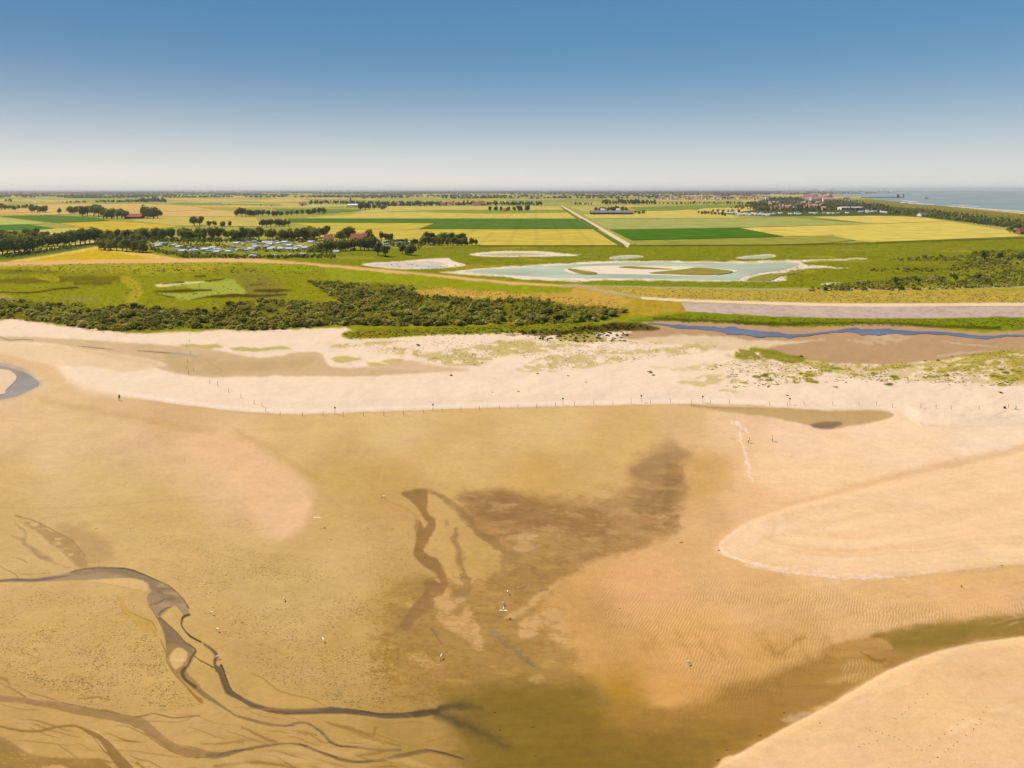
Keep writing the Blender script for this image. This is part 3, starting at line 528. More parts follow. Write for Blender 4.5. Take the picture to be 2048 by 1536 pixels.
# ------------------------------------------------------------------ wet brown hollow and its creeks (middle)
BR = (172, 130, 70)
poly(T2([(640, 600), (700, 580), (900, 585), (1100, 630), (1350, 640), (1560, 640), (1700, 610), (1800, 560), (1900, 540), (1930, 640), (1890, 700), (1930, 790), (1960, 840), (1800, 895), (1560, 955), (1400, 1000), (1250, 1090), (1100, 1240), (860, 1240), (830, 1112), (960, 1060), (900, 1000), (870, 940), (780, 850), (700, 780), (650, 700)]), BR, soft=11, rag=22, rw=60, wet=.75, op=.85, dz=-.06)
poly(T2([(700, 600), (900, 590), (1050, 640), (1300, 690), (1500, 730), (1600, 850), (1400, 880), (1200, 830), (1000, 820), (850, 780), (720, 700)]), (150, 108, 54), soft=12, rag=16, rw=50, op=.6, wet=.9)
poly(T2([(1680, 400), (1760, 320), (1900, 310), (1960, 380), (1930, 500), (1910, 620), (1900, 720), (1760, 740), (1640, 680), (1640, 540)]), (164, 126, 76), soft=24, rag=20, rw=50, op=.85, wet=.7)
poly(T2([(1450, 620), (1640, 560), (1700, 620), (1700, 740), (1500, 760), (1380, 700)]), (178, 138, 80), soft=20, rag=20, rw=50, op=.6, wet=.7)
poly(T2([(1850, 420), (1940, 470), (1910, 600), (1890, 690), (1930, 790), (1860, 800), (1840, 640)]), (150, 112, 58), soft=5, rag=14, rw=18, op=.5)
poly(T2([(930, 850), (1060, 830), (1090, 870), (980, 885)]), (206, 166, 108), soft=6, rag=6, op=.8)
poly(T2([(960, 920), (1080, 905), (1100, 940), (1000, 950)]), (198, 158, 108), soft=6, rag=6, op=.6)
poly(T2([(1500, 640), (1640, 640), (1640, 720), (1560, 800), (1450, 740)]), (186, 144, 84), soft=10, rag=12, op=.6)
WB = (174, 134, 66)
poly(B2([(280, 120), (430, 60), (560, 40), (600, 130), (760, 150), (900, 60), (1100, -40), (1240, -20), (1420, -30), (1300, 60), (1200, 140), (1120, 260), (1100, 360), (1200, 420), (1300, 500), (1290, 620), (1450, 720), (1540, 850), (1720, 1000), (1900, 1000), (2048, 940), (2200, 1100), (2000, 1300), (700, 1300), (560, 1000), (560, 820), (420, 800), (330, 640), (250, 520), (200, 430), (190, 300)]), WB, soft=12, rag=24, rw=60, wet=.8, op=.88, dz=-.08)
poly(B2([(640, 760), (900, 740), (1150, 760), (1400, 740), (1540, 880), (1620, 1000), (1800, 1050), (2000, 1300), (800, 1300), (620, 1000), (700, 900)]), (134, 106, 30), soft=30, rag=30, rw=120, wet=.95, op=.95, dz=-.1)
poly(B2([(1250, 840), (1500, 860), (1650, 1000), (1900, 1050), (1900, 1300), (1300, 1300)]), (158, 116, 30), soft=45, rag=30, rw=120, op=.6)
for b in ([(490, 200), (560, 150), (660, 180), (640, 230), (570, 280), (510, 260)], [(510, 290), (560, 270), (640, 300), (660, 240), (720, 270), (770, 400), (790, 480), (720, 480), (600, 380), (530, 330)], [(330, 520), (420, 510), (560, 560), (450, 600), (350, 560)],
          [(920, 290), (1040, 220), (1180, 110), (1220, 110), (1130, 200), (1000, 280), (930, 310)], [(1000, 340), (1080, 300), (1110, 380), (1060, 430), (1000, 420)], [(1090, 310), (1180, 240), (1260, 330), (1200, 400)], [(1050, 650), (1120, 650), (1150, 680), (1090, 690)], [(470, 50), (530, 90), (520, 110)], [(230, 200), (360, 230), (370, 270), (300, 250)], [(1180, 400), (1300, 420), (1250, 470)], [(600, 60), (700, 50), (720, 110), (640, 120)]):
    poly(B2(b), (208, 165, 102), soft=4.5, rag=9, rw=30, wet=.3, op=.9)
poly(B2([(180, 400), (350, 380), (600, 520), (650, 700), (450, 790), (250, 720), (160, 560)]), (182, 140, 66), soft=8, rag=8, patch=0.0, pw=14, op=.6)
for kx in range(2):
    poly(B2([(130, 330), (260, 200), (420, 330), (560, 480), (760, 560), (760, 720), (520, 800), (280, 790), (120, 640)]), (160, 122, 52), soft=14, rag=14, patch=0, pw=26 + 14 * kx, ridge=True, op=.6)
poly(B2([(420, 60), (900, 60), (1250, 300), (1350, 620), (1500, 860), (900, 760), (560, 620), (300, 400)]), (150, 112, 46), soft=22, rag=20, patch=0, pw=44, ridge=True, op=.4)
poly(T2([(640, 600), (1100, 620), (1650, 560), (1900, 420), (1930, 800), (1500, 960), (1150, 1112), (860, 1112), (760, 840)]), (138, 100, 48), soft=26, rag=20, patch=0, pw=50, ridge=True, op=.35)
poly(T2([(700, 620), (1300, 640), (1900, 500), (1900, 800), (1300, 960), (900, 950)]), (200, 158, 98), soft=26, rag=20, patch=.22, pw=34, op=.5)
stroke(B2([(830, 380, 20), (880, 430, 26), (950, 490, 16), (1040, 560, 14), (1090, 600, 12)]), (142, 120, 74), soft=6, rag=6, op=.6)
for b in ([(995, 140, 6), (1030, 128, 4)], [(870, 305, 5), (910, 300, 3)], [(1040, 560, 5), (1080, 590, 4)], [(415, 322, 4), (435, 318, 3)], [(1110, 150, 4), (1160, 140, 8)], [(480, 375, 5), (540, 460, 5)]):
    stroke(B2(b), (104, 98, 70), soft=2, rag=3, op=.6)
for b in ([(1540, 870, 5), (1580, 930, 6), (1660, 975, 7), (1730, 1000, 7)], [(1730, 1000, 9), (1760, 1015, 13), (1800, 1005, 14), (1865, 992, 5)], [(1790, 1000, 8), (1775, 1022, 3)]):
    stroke(B2(b), (92, 76, 34), soft=1.5, rag=4, rw=9, op=.85)
# creek D, side creeks
poly(QD([(230, 130), (350, 90), (480, 100), (490, 220), (475, 290), (530, 360), (572, 440), (540, 540), (485, 640), (462, 720), (505, 770), (600, 810), (660, 950), (705, 1050), (690, 1110), (600, 1190), (550, 1210), (530, 1330), (380, 1420), (300, 1536), (200, 1500), (280, 1360), (380, 1230), (450, 1150), (430, 1050), (500, 1000), (600, 1060), (610, 1000), (470, 890), (380, 830), (345, 740), (370, 620), (350, 520), (360, 420), (410, 420), (440, 490), (480, 440), (450, 370), (370, 280), (290, 200)]), (156, 116, 58), soft=2.5, rag=4, wet=.7, dz=-.1)
stroke(QD([(0, 200, 8), (150, 240, 8), (280, 300, 9), (350, 350, 12), (380, 430, 14), (370, 520, 14)]), (184, 144, 84), soft=2, rag=2, op=.7)
for b in ([(480, 95, 14), (620, 170, 24), (720, 240, 40), (840, 330, 40), (930, 440, 30), (1010, 540, 30), (1150, 620, 40), (1250, 700, 40), (1400, 780, 30)], [(780, 510, 20), (765, 620, 26), (820, 720, 36), (830, 830, 34), (860, 950, 30), (900, 1080, 45), (860, 1140, 50), (760, 1180, 30)], [(690, 420, 14), (700, 450, 14)]):
    stroke(QD(b), (156, 119, 62), soft=4, rag=7, op=.8, wet=.7)
# ------------------------------------------------------------------ right-hand channel and bar
CH = B3([(-400, 850), (0, 830), (300, 740), (480, 680), (560, 640), (820, 540), (880, 490), (1000, 450), (1160, 420), (1240, 410), (1400, 360), (1700, 320), (2048, 290), (2500, 240), (2500, 360), (2048, 425), (1750, 470), (1560, 510), (1380, 580), (1200, 660), (900, 830), (600, 990), (200, 1200), (-500, 1200)])
poly(CH, (166, 123, 50), soft=15, rag=14, rw=50, wet=.85, op=.92, dz=-.1)
poly(B3([(1160, 410), (1450, 360), (1800, 315), (2200, 290), (2200, 390), (1800, 440), (1450, 500), (1280, 520)]), (142, 116, 36), soft=8, rag=8, op=.75)
poly(B3([(0, 960), (300, 960), (500, 960), (300, 1100), (0, 1200), (-400, 1200)]), (130, 104, 28), soft=40, rag=20, rw=90, op=.6)
poly(B3([(880, 490), (1000, 450), (1100, 430), (1200, 430), (1290, 490), (1200, 510), (1050, 530), (940, 540)]), (192, 144, 76), soft=4, rag=4, op=.85)
poly(B3([(980, 600), (1060, 545), (1160, 570), (1230, 590), (1150, 650), (1020, 690)]), (196, 152, 84), soft=4, rag=5, op=.8, rip=1.5)
stroke(B3([(1100, 510, 4), (1180, 560, 8), (1240, 555, 5)]), (128, 96, 30), soft=3, rag=4, op=.7)
for k in range(16):
    u = rnd.uniform(-300, 1150); b = B3([(u, 180 + rnd.uniform(200, 340)), (u + 20, 430 + rnd.uniform(-20, 30)), (u + 60, 480 + rnd.uniform(0, 40)), (u + 90, 540)])
    stroke([(x, y, rnd.uniform(3, 6)) for x, y in b], (186, 138, 66), soft=5, rag=7, op=.28)
stroke(B3([(560, 480, 12), (620, 520, 12), (720, 440, 12), (760, 420, 10)]), (160, 118, 50), soft=6, rag=8, op=.5)
LOW = B3([(240, 1200), (420, 1100), (650, 970), (900, 840), (1100, 720), (1250, 635), (1400, 570), (1600, 505), (1800, 470), (2048, 430), (2600, 380), (3400, 380), (3400, 1900), (100, 1900)])
poly(LOW, (236, 193, 139), soft=3, rag=2, dz=.3, wet=0)
stroke(B3([(240, 1195, 10), (650, 962, 9), (900, 832, 8), (1250, 628, 8), (1600, 498, 7), (2048, 424, 6)]), (248, 212, 160), soft=3, rag=2, op=.8)
for k in range(26):
    u, v = rnd.uniform(600, 2300), rnd.uniform(640, 1250); L_ = rnd.uniform(80, 260)
    stroke(B3([(u, v, rnd.uniform(4, 14)), (u + L_ * .5, v - L_ * .12, rnd.uniform(6, 18)), (u + L_, v - L_ * .3, 4)]), rnd.choice([(231, 184, 126), (247, 210, 160), (226, 178, 120)]), soft=7, rag=8, op=.4)
poly([(1080, 1150), (1300, 1110), (1500, 1150), (1700, 1190), (1850, 1230), (1750, 1270), (1600, 1330), (1480, 1400), (1340, 1420), (1240, 1330), (1180, 1240)], None, soft=50, rip=1.0)
poly(B3([(700, 180), (1100, 180), (1500, 250), (1900, 240), (2300, 160), (2300, 260), (1500, 330), (1000, 400), (700, 330)]), None, soft=20, rip=1.4)
for k in range(60):
    u, v = rnd.uniform(1500, 2048), rnd.uniform(1165, 1250); L_ = rnd.uniform(20, 80)
    stroke([(u, v, 1), (u + L_ * .5, v - L_ * .1, rnd.uniform(1, 2)), (u + L_, v - L_ * .25, .6)], rnd.choice([(214, 166, 106), (238, 194, 138)]), soft=2, rag=4, op=.35)
# ------------------------------------------------------------------ braided creeks of the lower left
CK[0] = .94
for b, c in (([(90, 735), (200, 770), (320, 830), (420, 880), (500, 960), (510, 1035), (450, 1025), (380, 960), (300, 900), (240, 850)], (176, 140, 80)), ([(330, 800), (480, 800), (620, 870), (660, 960), (540, 1000), (440, 900)], (188, 150, 92)),             ([(80, 770), (140, 820), (152, 890), (240, 950), (340, 1020), (410, 1040), (300, 1010), (220, 970), (140, 905), (60, 850), (130, 870), (130, 830)], (172, 138, 88))):
    poly(T1(b), c, soft=3.5 if c[0] < 186 else 16, rag=5 if c[0] < 186 else 16, wet=.6, op=.8 if c[0] < 186 else .7, patch=-.25 if c[0] == 176 else None, pw=24)
stroke(T1([(90, 735, 3), (200, 765, 3), (320, 825, 3), (420, 880, 3), (500, 975, 2)]), (150, 118, 72), soft=1.2, rag=2, op=.7)
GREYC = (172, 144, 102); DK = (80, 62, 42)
poly(QA([(-200, 305), (0, 305), (150, 290), (350, 290), (520, 265), (720, 230), (800, 205), (950, 185), (1100, 180), (1280, 190), (1400, 225), (1550, 285), (1700, 350), (1800, 420), (1880, 510), (1930, 590), (1940, 660), (1890, 700), (1865, 640), (1800, 570), (1740, 600), (1640, 690), (1590, 660), (1520, 570), (1500, 480), (1550, 420), (1500, 340), (1400, 295), (1250, 285), (1000, 305), (700, 312), (350, 332), (0, 332), (-200, 340)]), GREYC, soft=1.0, rag=1.5, wet=.9, dz=-.12, smooth=False)
poly(QA([(700, 235), (950, 190), (1250, 192), (1420, 235), (1650, 330), (1800, 430), (1880, 520), (1700, 520), (1560, 400), (1380, 290), (1100, 230), (850, 250)]), (146, 119, 80), soft=5, rag=5, wet=.9, op=.8, patch=-.25, pw=24)
stroke(QA([(-200, 318, 12), (0, 316, 10), (150, 305, 11), (350, 308, 13), (500, 290, 10), (700, 262, 6)]), (120, 96, 62), soft=1.5, rag=1.5)
stroke(QA([(720, 230, 4), (800, 206, 5), (950, 186, 5), (1100, 181, 5), (1280, 190, 7), (1400, 225, 8), (1550, 286, 6), (1700, 352, 4), (1800, 422, 4), (1880, 512, 5), (1930, 592, 7)]), DK, soft=.9, rag=1.2)  # dark edge: shadow of the cut bank painted into the colour
poly(QA([(900, 310), (1250, 292), (1400, 300), (1520, 350), (1470, 430), (1300, 380), (1050, 335)]), (220, 180, 122), soft=2, rag=1.5, op=.7)
stroke(QA([(950, 335, 2), (1180, 360, 2), (1320, 395, 3), (1450, 420, 3)]), (178, 140, 76), soft=.8, op=.6)
poly(QA([(1520, 560), (1600, 670), (1650, 700), (1720, 760), (1850, 890), (2000, 1040), (1960, 1110), (1900, 1060), (1760, 1010), (1700, 980), (1680, 860), (1620, 720)]), (142, 116, 76), soft=1.2, rag=1.5, wet=.85, dz=-.1, smooth=False)
poly(QA([(1700, 990), (1800, 960), (1950, 1060), (1980, 1120), (1910, 1240), (2048, 1380), (2048, 1470), (1900, 1360), (1790, 1260), (1730, 1160)]), (168, 132, 76), soft=2, rag=2, wet=.8, dz=-.06)
poly(QA([(1740, 1080), (1820, 1000), (1920, 1050), (1900, 1130), (1850, 1190), (1790, 1220), (1750, 1150)]), (214, 174, 110), soft=2, rag=1)
stroke(QA([(1640, 690, 7), (1720, 765, 6), (1800, 835, 6), (1880, 930, 6), (1960, 985, 8), (2005, 1035, 9), (1960, 1100, 14), (1930, 1180, 10), (1870, 1240, 22), (1900, 1330, 14), (2000, 1400, 18)]), DK, soft=1.2, rag=1.5, op=.85)  # bank shadow painted along the thread edges
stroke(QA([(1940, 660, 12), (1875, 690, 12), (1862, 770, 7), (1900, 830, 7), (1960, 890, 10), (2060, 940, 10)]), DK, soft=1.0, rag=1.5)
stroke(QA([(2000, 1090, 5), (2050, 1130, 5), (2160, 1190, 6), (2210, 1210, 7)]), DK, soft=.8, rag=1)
stroke(QA([(1640, 910, 5), (1700, 1050, 7), (1715, 1150, 7), (1800, 1285, 8), (1900, 1385, 10), (1980, 1480, 14), (2060, 1550, 22)]), (164, 126, 56), soft=1, rag=1, op=.9)
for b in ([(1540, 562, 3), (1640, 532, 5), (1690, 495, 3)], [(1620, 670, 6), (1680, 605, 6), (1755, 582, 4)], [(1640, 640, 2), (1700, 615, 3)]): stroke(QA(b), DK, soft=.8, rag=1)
poly(QA([(1185, 465), (1260, 505), (1315, 610), (1420, 670), (1530, 700), (1600, 790), (1625, 890), (1550, 870), (1400, 760), (1290, 670), (1230, 560)]), (200, 158, 76), soft=2, rag=3, wet=.5)
stroke(QA([(1300, 620, 4), (1440, 690, 5), (1560, 740, 7), (1600, 830, 6)]), (162, 124, 50), soft=1, rag=1, op=.7)
for b in ([(0, 165, 3), (90, 215, 4), (150, 245, 4), (185, 285, 3)], [(120, 75, 2), (210, 92, 3), (275, 125, 4)], [(200, 250, 2), (520, 235, 2)]): stroke(QA(b), (146, 116, 74), soft=.8, rag=1, op=.8)
# channel A lower course
poly(QC([(170, -20), (210, -20), (240, 20), (290, 150), (340, 240), (450, 310), (560, 360), (700, 400), (900, 420), (1100, 412), (1320, 400), (1650, 437), (1850, 460), (2048, 460), (2400, 420), (2560, 400), (2560, 450), (2300, 500), (2048, 515), (1900, 515), (1700, 490), (1500, 470), (1200, 470), (900, 477), (700, 452), (500, 392), (400, 332), (260, 262), (205, 120)]), (116, 93, 62), soft=1.6, rag=1.8, wet=.95, dz=-.12, smooth=False)
stroke(QC([(215, -30, 12), (240, 20, 8), (285, 150, 7), (330, 235, 5), (430, 300, 4)]), (74, 58, 40), soft=1, rag=1.2)  # painted cut-bank shadow, as in the two edge strokes below
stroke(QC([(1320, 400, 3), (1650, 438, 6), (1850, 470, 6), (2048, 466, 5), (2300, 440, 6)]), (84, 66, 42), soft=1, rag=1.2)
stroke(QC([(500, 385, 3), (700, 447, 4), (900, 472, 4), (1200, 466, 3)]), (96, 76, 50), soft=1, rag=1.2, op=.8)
stroke(QA([(2085, 960, 9), (2160, 1010, 14), (2220, 1080, 20), (2200, 1150, 16), (2230, 1240, 18)]), (120, 97, 66), soft=1.2, rag=1.5, wet=.95, dz=-.1)
poly(QC([(430, 120), (650, 100), (800, 220), (1000, 270), (1280, 380), (1000, 415), (720, 385), (520, 300)]), (200, 160, 88), soft=9, rag=5, op=.55)
stroke(QC([(540, 60, 6), (650, 110, 8), (800, 230, 8), (950, 275, 8), (1150, 320, 7), (1280, 385, 5)]), (174, 134, 62), soft=1.5, rag=2, op=.8)
stroke(QC([(0, 240, 26), (100, 310, 24), (300, 440, 10), (350, 480, 9), (500, 525, 15), (700, 575, 15), (880, 590, 12), (1000, 562, 13), (1110, 570, 10), (1250, 660, 16), (1320, 740, 14), (1420, 795, 12), (1600, 810, 11), (1850, 840, 10), (2048, 840, 16)]), (152, 122, 78), soft=1.5, rag=2, wet=.7, dz=-.06)
for b in ([(1100, 565, 3), (1180, 610, 5), (1260, 680, 4)], [(1310, 755, 4), (1420, 797, 6), (1600, 812, 4)], [(860, 600, 2), (980, 585, 2)]): stroke(QC(b), (96, 76, 48), soft=.8, rag=1)  # dark edges: painted shadow of the creek banks
stroke(QC([(0, 885, 30), (200, 895, 32), (450, 835, 16), (700, 792, 15), (900, 772, 9), (1050, 792, 14), (1200, 852, 16), (1400, 922, 18), (1600, 960, 15), (1850, 942, 14), (2048, 900, 22), (2300, 850, 20), (2460, 870, 16), (2700, 930, 14), (2950, 1000, 12)]), (142, 114, 68), soft=1.5, rag=2, wet=.8, dz=-.08)
for b in ([(180, 905, 4), (300, 855, 4), (550, 835, 4)], [(1020, 775, 5), (1200, 848, 5), (1400, 915, 6)], [(1560, 968, 3), (1850, 955, 3)], [(2300, 835, 4), (2480, 865, 5), (2700, 935, 4)]): stroke(QC(b), (84, 66, 42), soft=.9, rag=1)  # bank shadow put into the colour as thin dark edges
for b in ([(1300, 560, 12), (1500, 610, 20), (1700, 680, 18), (1850, 760, 10), (2048, 790, 10)], [(1800, 620, 14), (1780, 690, 8)], [(0, 775, 6), (250, 770, 10), (450, 750, 10)], [(430, 600, 8), (540, 660, 14), (700, 730, 20), (780, 750, 14)], [(1600, 900, 14), (1900, 850, 14)], [(150, 1010, 16), (500, 970, 18), (900, 990, 8)], [(1200, 680, 10), (1000, 660, 8)]):
    stroke(QC(b), (164, 124, 56), soft=2.5, rag=3, op=.85, wet=.5)
for b in ([(470, 415, 3), (600, 480, 4), (820, 520, 4)], [(400, 180, 2), (440, 240, 3), (490, 280, 2)]): stroke(QC(b), (168, 128, 66), soft=1, op=.7)
for k in range(46):                                    # fine rills between the creeks
    u, v = rnd.uniform(-20, 760), rnd.uniform(1395, 1540); L_ = rnd.uniform(40, 150); a_ = rnd.uniform(.02, .32); w_ = rnd.uniform(.5, 1.5)
    if v < 1375 + u * .06: continue
    stroke([(u, v, .3), (u + L_ * .3, v + L_ * a_ * .15 + rnd.uniform(-5, 5), w_), (u + L_ * .65, v + L_ * a_ * .7 + rnd.uniform(-5, 5), w_ * 1.3), (u + L_, v + L_ * a_, .3)], rnd.choice([(168, 128, 60), (156, 120, 60), (178, 138, 68)]), soft=1.3, rag=2.5, op=.75)
for k in range(26):
    u, v = rnd.uniform(-20, 780), rnd.uniform(1410, 1530); L_ = rnd.uniform(40, 120)
    if v < 1390 + u * .05 or (u > 120 and v < 1470): continue
    stroke([(u, v, 1), (u + L_ * .5, v + L_ * .06, rnd.uniform(3, 8)), (u + L_, v + L_ * .2, 1)], (214, 175, 112), soft=4, rag=4, op=.4)
# channel B, C
poly(QB([(-200, 270), (0, 280), (250, 305), (420, 330), (620, 350), (850, 400), (1100, 450), (1400, 490), (1480, 520), (1600, 620), (1700, 720), (1850, 800), (2048, 838), (2100, 850), (2100, 915), (2048, 918), (1900, 900), (1750, 850), (1600, 750), (1450, 650), (1330, 580), (1100, 530), (800, 480), (500, 410), (250, 362), (0, 347), (-200, 340)]), (170, 131, 74), soft=1.6, rag=1.8, wet=.7, dz=-.1, smooth=False)
for b in ([(620, 350, 2), (850, 398, 3), (1100, 447, 3), (1250, 470, 2)], [(1500, 690, 2), (1640, 785, 3), (1760, 855, 4), (1900, 905, 3), (2048, 922, 3)]): stroke(QB(b), (120, 92, 44), soft=.8, rag=1)  # painted shadow of the cut banks along channel B
for b, c in (([(0, 100, 16), (70, 130, 18), (100, 180, 12)], (182, 138, 66)), ([(0, 158, 5), (120, 212, 8), (200, 255, 9), (260, 300, 10)], (172, 132, 62)), ([(150, 160, 3), (280, 240, 4), (450, 290, 9), (620, 345, 3)], (176, 136, 62)), ([(1390, 500, 7), (1470, 490, 7), (1560, 466, 4), (1650, 482, 6), (1800, 510, 6), (2048, 486, 5)], (132, 106, 60)), ([(1480, 540, 4), (1700, 552, 5), (1850, 550, 4), (2000, 490, 3)], (170, 132, 76)),
             ([(0, 600, 12), (200, 640, 12), (400, 645, 14), (600, 600, 13), (780, 596, 12), (900, 650, 20), (1020, 710, 28), (1110, 800, 40), (1180, 900, 55), (1290, 1024, 60), (1360, 1120, 60)], (158, 119, 52)), ([(950, 710, 6), (1010, 770, 8), (1070, 850, 12), (1110, 880, 10)], (166, 126, 50)), ([(600, 790, 4), (720, 870, 6), (800, 925, 4)], (176, 136, 62)), ([(1340, 900, 8), (1430, 940, 9), (1500, 945, 5)], (178, 138, 66)), ([(1190, 592, 3), (1300, 598, 4), (1420, 650, 5), (1500, 690, 4)], (160, 122, 66)), ([(1400, 970, 14), (1480, 1030, 12)], (172, 134, 64))):
    stroke(QB(b), c, soft=1.2, rag=1.5, wet=.6, dz=-.05)
poly(QB([(-300, 640), (0, 700), (120, 760), (280, 860), (420, 900), (700, 925), (1050, 935), (1120, 1000), (1150, 1200), (700, 1030), (650, 1000), (450, 1010), (300, 1100), (-300, 1200)]), (166, 126, 48), soft=2.5, rag=3, wet=.7, dz=-.08)
for b in ([(220, 240, 2), (300, 300, 3), (410, 327, 3)], [(940, 625, 3), (1020, 665, 4), (1090, 730, 3)], [(980, 730, 2), (1060, 820, 4), (1085, 850, 2)], [(1400, 620, 2), (1470, 650, 3)], [(1330, 470, 3), (1390, 488, 2)], [(1080, 975, 3), (1150, 1005, 3)]):
    stroke(QB(b), (228, 190, 132), soft=.7, op=.85)
for k in range(60):
    u, v = rnd.uniform(0, 900), rnd.uniform(780, 1024)
    stroke(QB([(u, v, 2), (u + rnd.uniform(15, 45), v - rnd.uniform(2, 10), 1)]), (206, 166, 96), soft=.6, op=.6 if v > 760 + u * .2 else 0)
CK[0] = 1.0
# dark plume where creek A runs out
for b, op, sf in (([(2200, 470, 22), (2400, 440, 30), (2520, 440, 34)], .8, 6), ([(2480, 400, 18), (2620, 390, 22), (2760, 400, 18), (2900, 420, 8)], .8, 9), ([(2440, 470, 30), (2620, 540, 40), (2800, 620, 40), (2980, 720, 34), (3150, 800, 24)], .8, 16), ([(2500, 440, 30), (2700, 430, 40)], .4, 16)):
    stroke(QC(b), (88, 68, 34), soft=sf, rag=7, op=min(1, op * 1.15), wet=.9)
poly(QC([(2480, 430), (2600, 410), (2680, 440), (2600, 480), (2500, 490)]), (160, 124, 78), soft=6, rag=6, op=.5)
stroke(B2([(430, 1040, 3), (600, 990, 4), (700, 960, 3)]), (158, 122, 50), soft=2, rag=3, op=.6)
stroke(B2([(20, 980, 6), (100, 1010, 8), (180, 1030, 10), (200, 1050, 8)]), (176, 136, 66), soft=1.5, rag=2)
poly([(890, 1400), (960, 1385), (1060, 1370), (1160, 1385), (1230, 1440), (1300, 1490), (1420, 1530), (1500, 1600), (900, 1600), (960, 1520), (930, 1460)], (134, 105, 28), soft=38, rag=24, rw=110, wet=.95, op=.85)
for b, op, sf in (([(2480, 400, 14), (2620, 385, 20), (2760, 395, 18), (2900, 420, 8)], .8, 9), ([(2440, 470, 24), (2620, 535, 34), (2800, 620, 34), (2980, 720, 26), (3150, 800, 18)], .7, 16)):
    stroke(QC(b), (84, 66, 34), soft=sf, rag=7, op=op)
# tide-pool at the left edge lies lower
poly([(-200, 712), (-60, 716), (0, 722), (25, 728), (60, 741), (86, 766), (62, 784), (0, 803), (-200, 830)], (196, 168, 128), soft=4, rag=4, wet=1, dz=-.4, veg=0)
# forest floor and dune heath on the right, far wood soil
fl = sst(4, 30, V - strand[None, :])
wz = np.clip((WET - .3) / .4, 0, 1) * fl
stre = fbm(U / 60 + .6 * fbm(U / 40, V / 40, 2, 611), V / 11, 6, 601, .62)
COL *= (1 + fl * (0.07 + .11 * wz) * stre + fl * 0.05 * fbm(U / 14, V / 5, 4, 605, .7))[..., None]
COL[..., 2] *= 1 + fl * .10 * fbm(U / 120, V / 50, 4, 607); COL[..., 1] *= 1 + fl * .025 * fbm(U / 90, V / 40, 4, 609)
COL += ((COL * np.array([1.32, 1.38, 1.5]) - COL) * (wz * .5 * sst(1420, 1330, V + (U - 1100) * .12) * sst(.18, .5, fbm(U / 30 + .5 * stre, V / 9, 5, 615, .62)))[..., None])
COL *= (1 + (0.045 - .02 * sst(0, -12, V - strand[None, :])) * np.clip(fbm(U / 3.4, V / 1.9, 3, 501, .8), -1, 1))[..., None]
vgm = np.clip(VEG / .2, 0, 1)[..., None]
COL *= 1 + vgm * (np.array([1.0, .98, .7]) - 1)
COL *= 1 + (.30 * vgm[..., 0] * fbm(U / 7, V / 2.6, 4, 621, .75))[..., None]

# ------------------------------------------------------------------ heights, lookup, ground objects
def blur(A, n=3):
    for _ in range(2):
        for ax in (0, 1):
            k = sum(np.roll(A, t, ax) for t in range(-n, n + 1)) / (2 * n + 1); A = k
    return A
DZ = blur(DZ, 3)
bz = sst(0, -30, V - strand[None, :]) * sst(0, 14, V - dfront[None, :])
ZG += DZ + bz * (0.22 * fbm(U / 46, V / 16, 3, 31) + 0.05 * fbm(U / 14, V / 6, 2, 33)) + sst(30, 80, V - strand[None, :]) * 0.05 * fbm(U / 80, V / 40, 3, 35)
seapoly = np.array([(1600, 380.2), (1655, 384), (1672, 389), (1692, 392), (1725, 394), (1760, 399.3), (1810, 405), (1850, 409), (1880, 411.5), (2048, 423.5), (2400, 447), (2950, 482), (2950, 380.2)])
sl = win(seapoly, 3); ZG[sl] = np.where(sdf(seapoly, U[sl], V[sl]) < 0, -2.0, ZG[sl])
def zat(u, v):
    j = min(max(np.searchsorted(US, u) - 1, 0), NU - 2); i = min(max(np.searchsorted(VS, v) - 1, 0), NV - 2)
    a = min(max((u - US[j]) / (US[j + 1] - US[j]), 0), 1); b = min(max((v - VS[i]) / (VS[i + 1] - VS[i]), 0), 1)
    return float((ZG[i, j] * (1 - a) + ZG[i, j + 1] * a) * (1 - b) + (ZG[i + 1, j] * (1 - a) + ZG[i + 1, j + 1] * a) * b)
def gp(u, v, z=None):                                   # where the line of sight of a photo pixel meets the land
    if z is None: z = zat(u, v)
    Y = F * (H - z) / (v - V0); return Vector(((u - U0) * Y / F, Y, z))
def ppm(u, v): return F / gp(u, v).y                    # photo pixels per metre there

Yw = F * (H - ZG) / (V - V0); Xw = (U - U0) * Yw / F
PW = np.stack([Xw, Yw, ZG], -1)
back = PW[-1].copy(); back[:, 1] = -400; back[:, 0] = np.linspace(-700, 700, NU)      # the flat goes on below and behind the camera
PW = np.concatenate([PW, back[None]], 0)
padr = lambda A: np.concatenate([A, A[-1:]], 0)
COLp, WETp, RIPp, VEGp = padr(COL), padr(WET), padr(RIP), padr(VEG)
du = np.gradient(PW, axis=1); dv = np.gradient(PW, axis=0); NRM = np.cross(dv, du); NRM /= np.linalg.norm(NRM, axis=-1, keepdims=True) + 1e-12
NRM *= np.sign(NRM[..., 2:3] + 1e-12)
idx = np.arange((NV + 1) * NU).reshape(NV + 1, NU)
vm = np.concatenate([0.5 * (VS[1:] + VS[:-1]), [3000]])[:, None]
q = lambda c: 0.5 * (c[1:] + c[:-1])[None, :]
reg = np.full((NV, NU - 1), 0)
reg[vm < q(strand)] = 1; reg[vm < q(btop)] = 2
mudP = np.array(cr(S3([(850, 625), (950, 585), (1050, 500), (1250, 492), (1600, 503), (1900, 525), (2250, 535), (2650, 522), (2950, 516), (3250, 530), (3600, 560), (3800, 580), (4096, 555), (4400, 560), (4400, 720), (3900, 735), (3650, 765), (3400, 800), (3050, 830), (2650, 825), (2400, 805), (2250, 775), (2100, 730), (1900, 690), (1650, 640), (1300, 620), (1100, 640)]), 4, True))
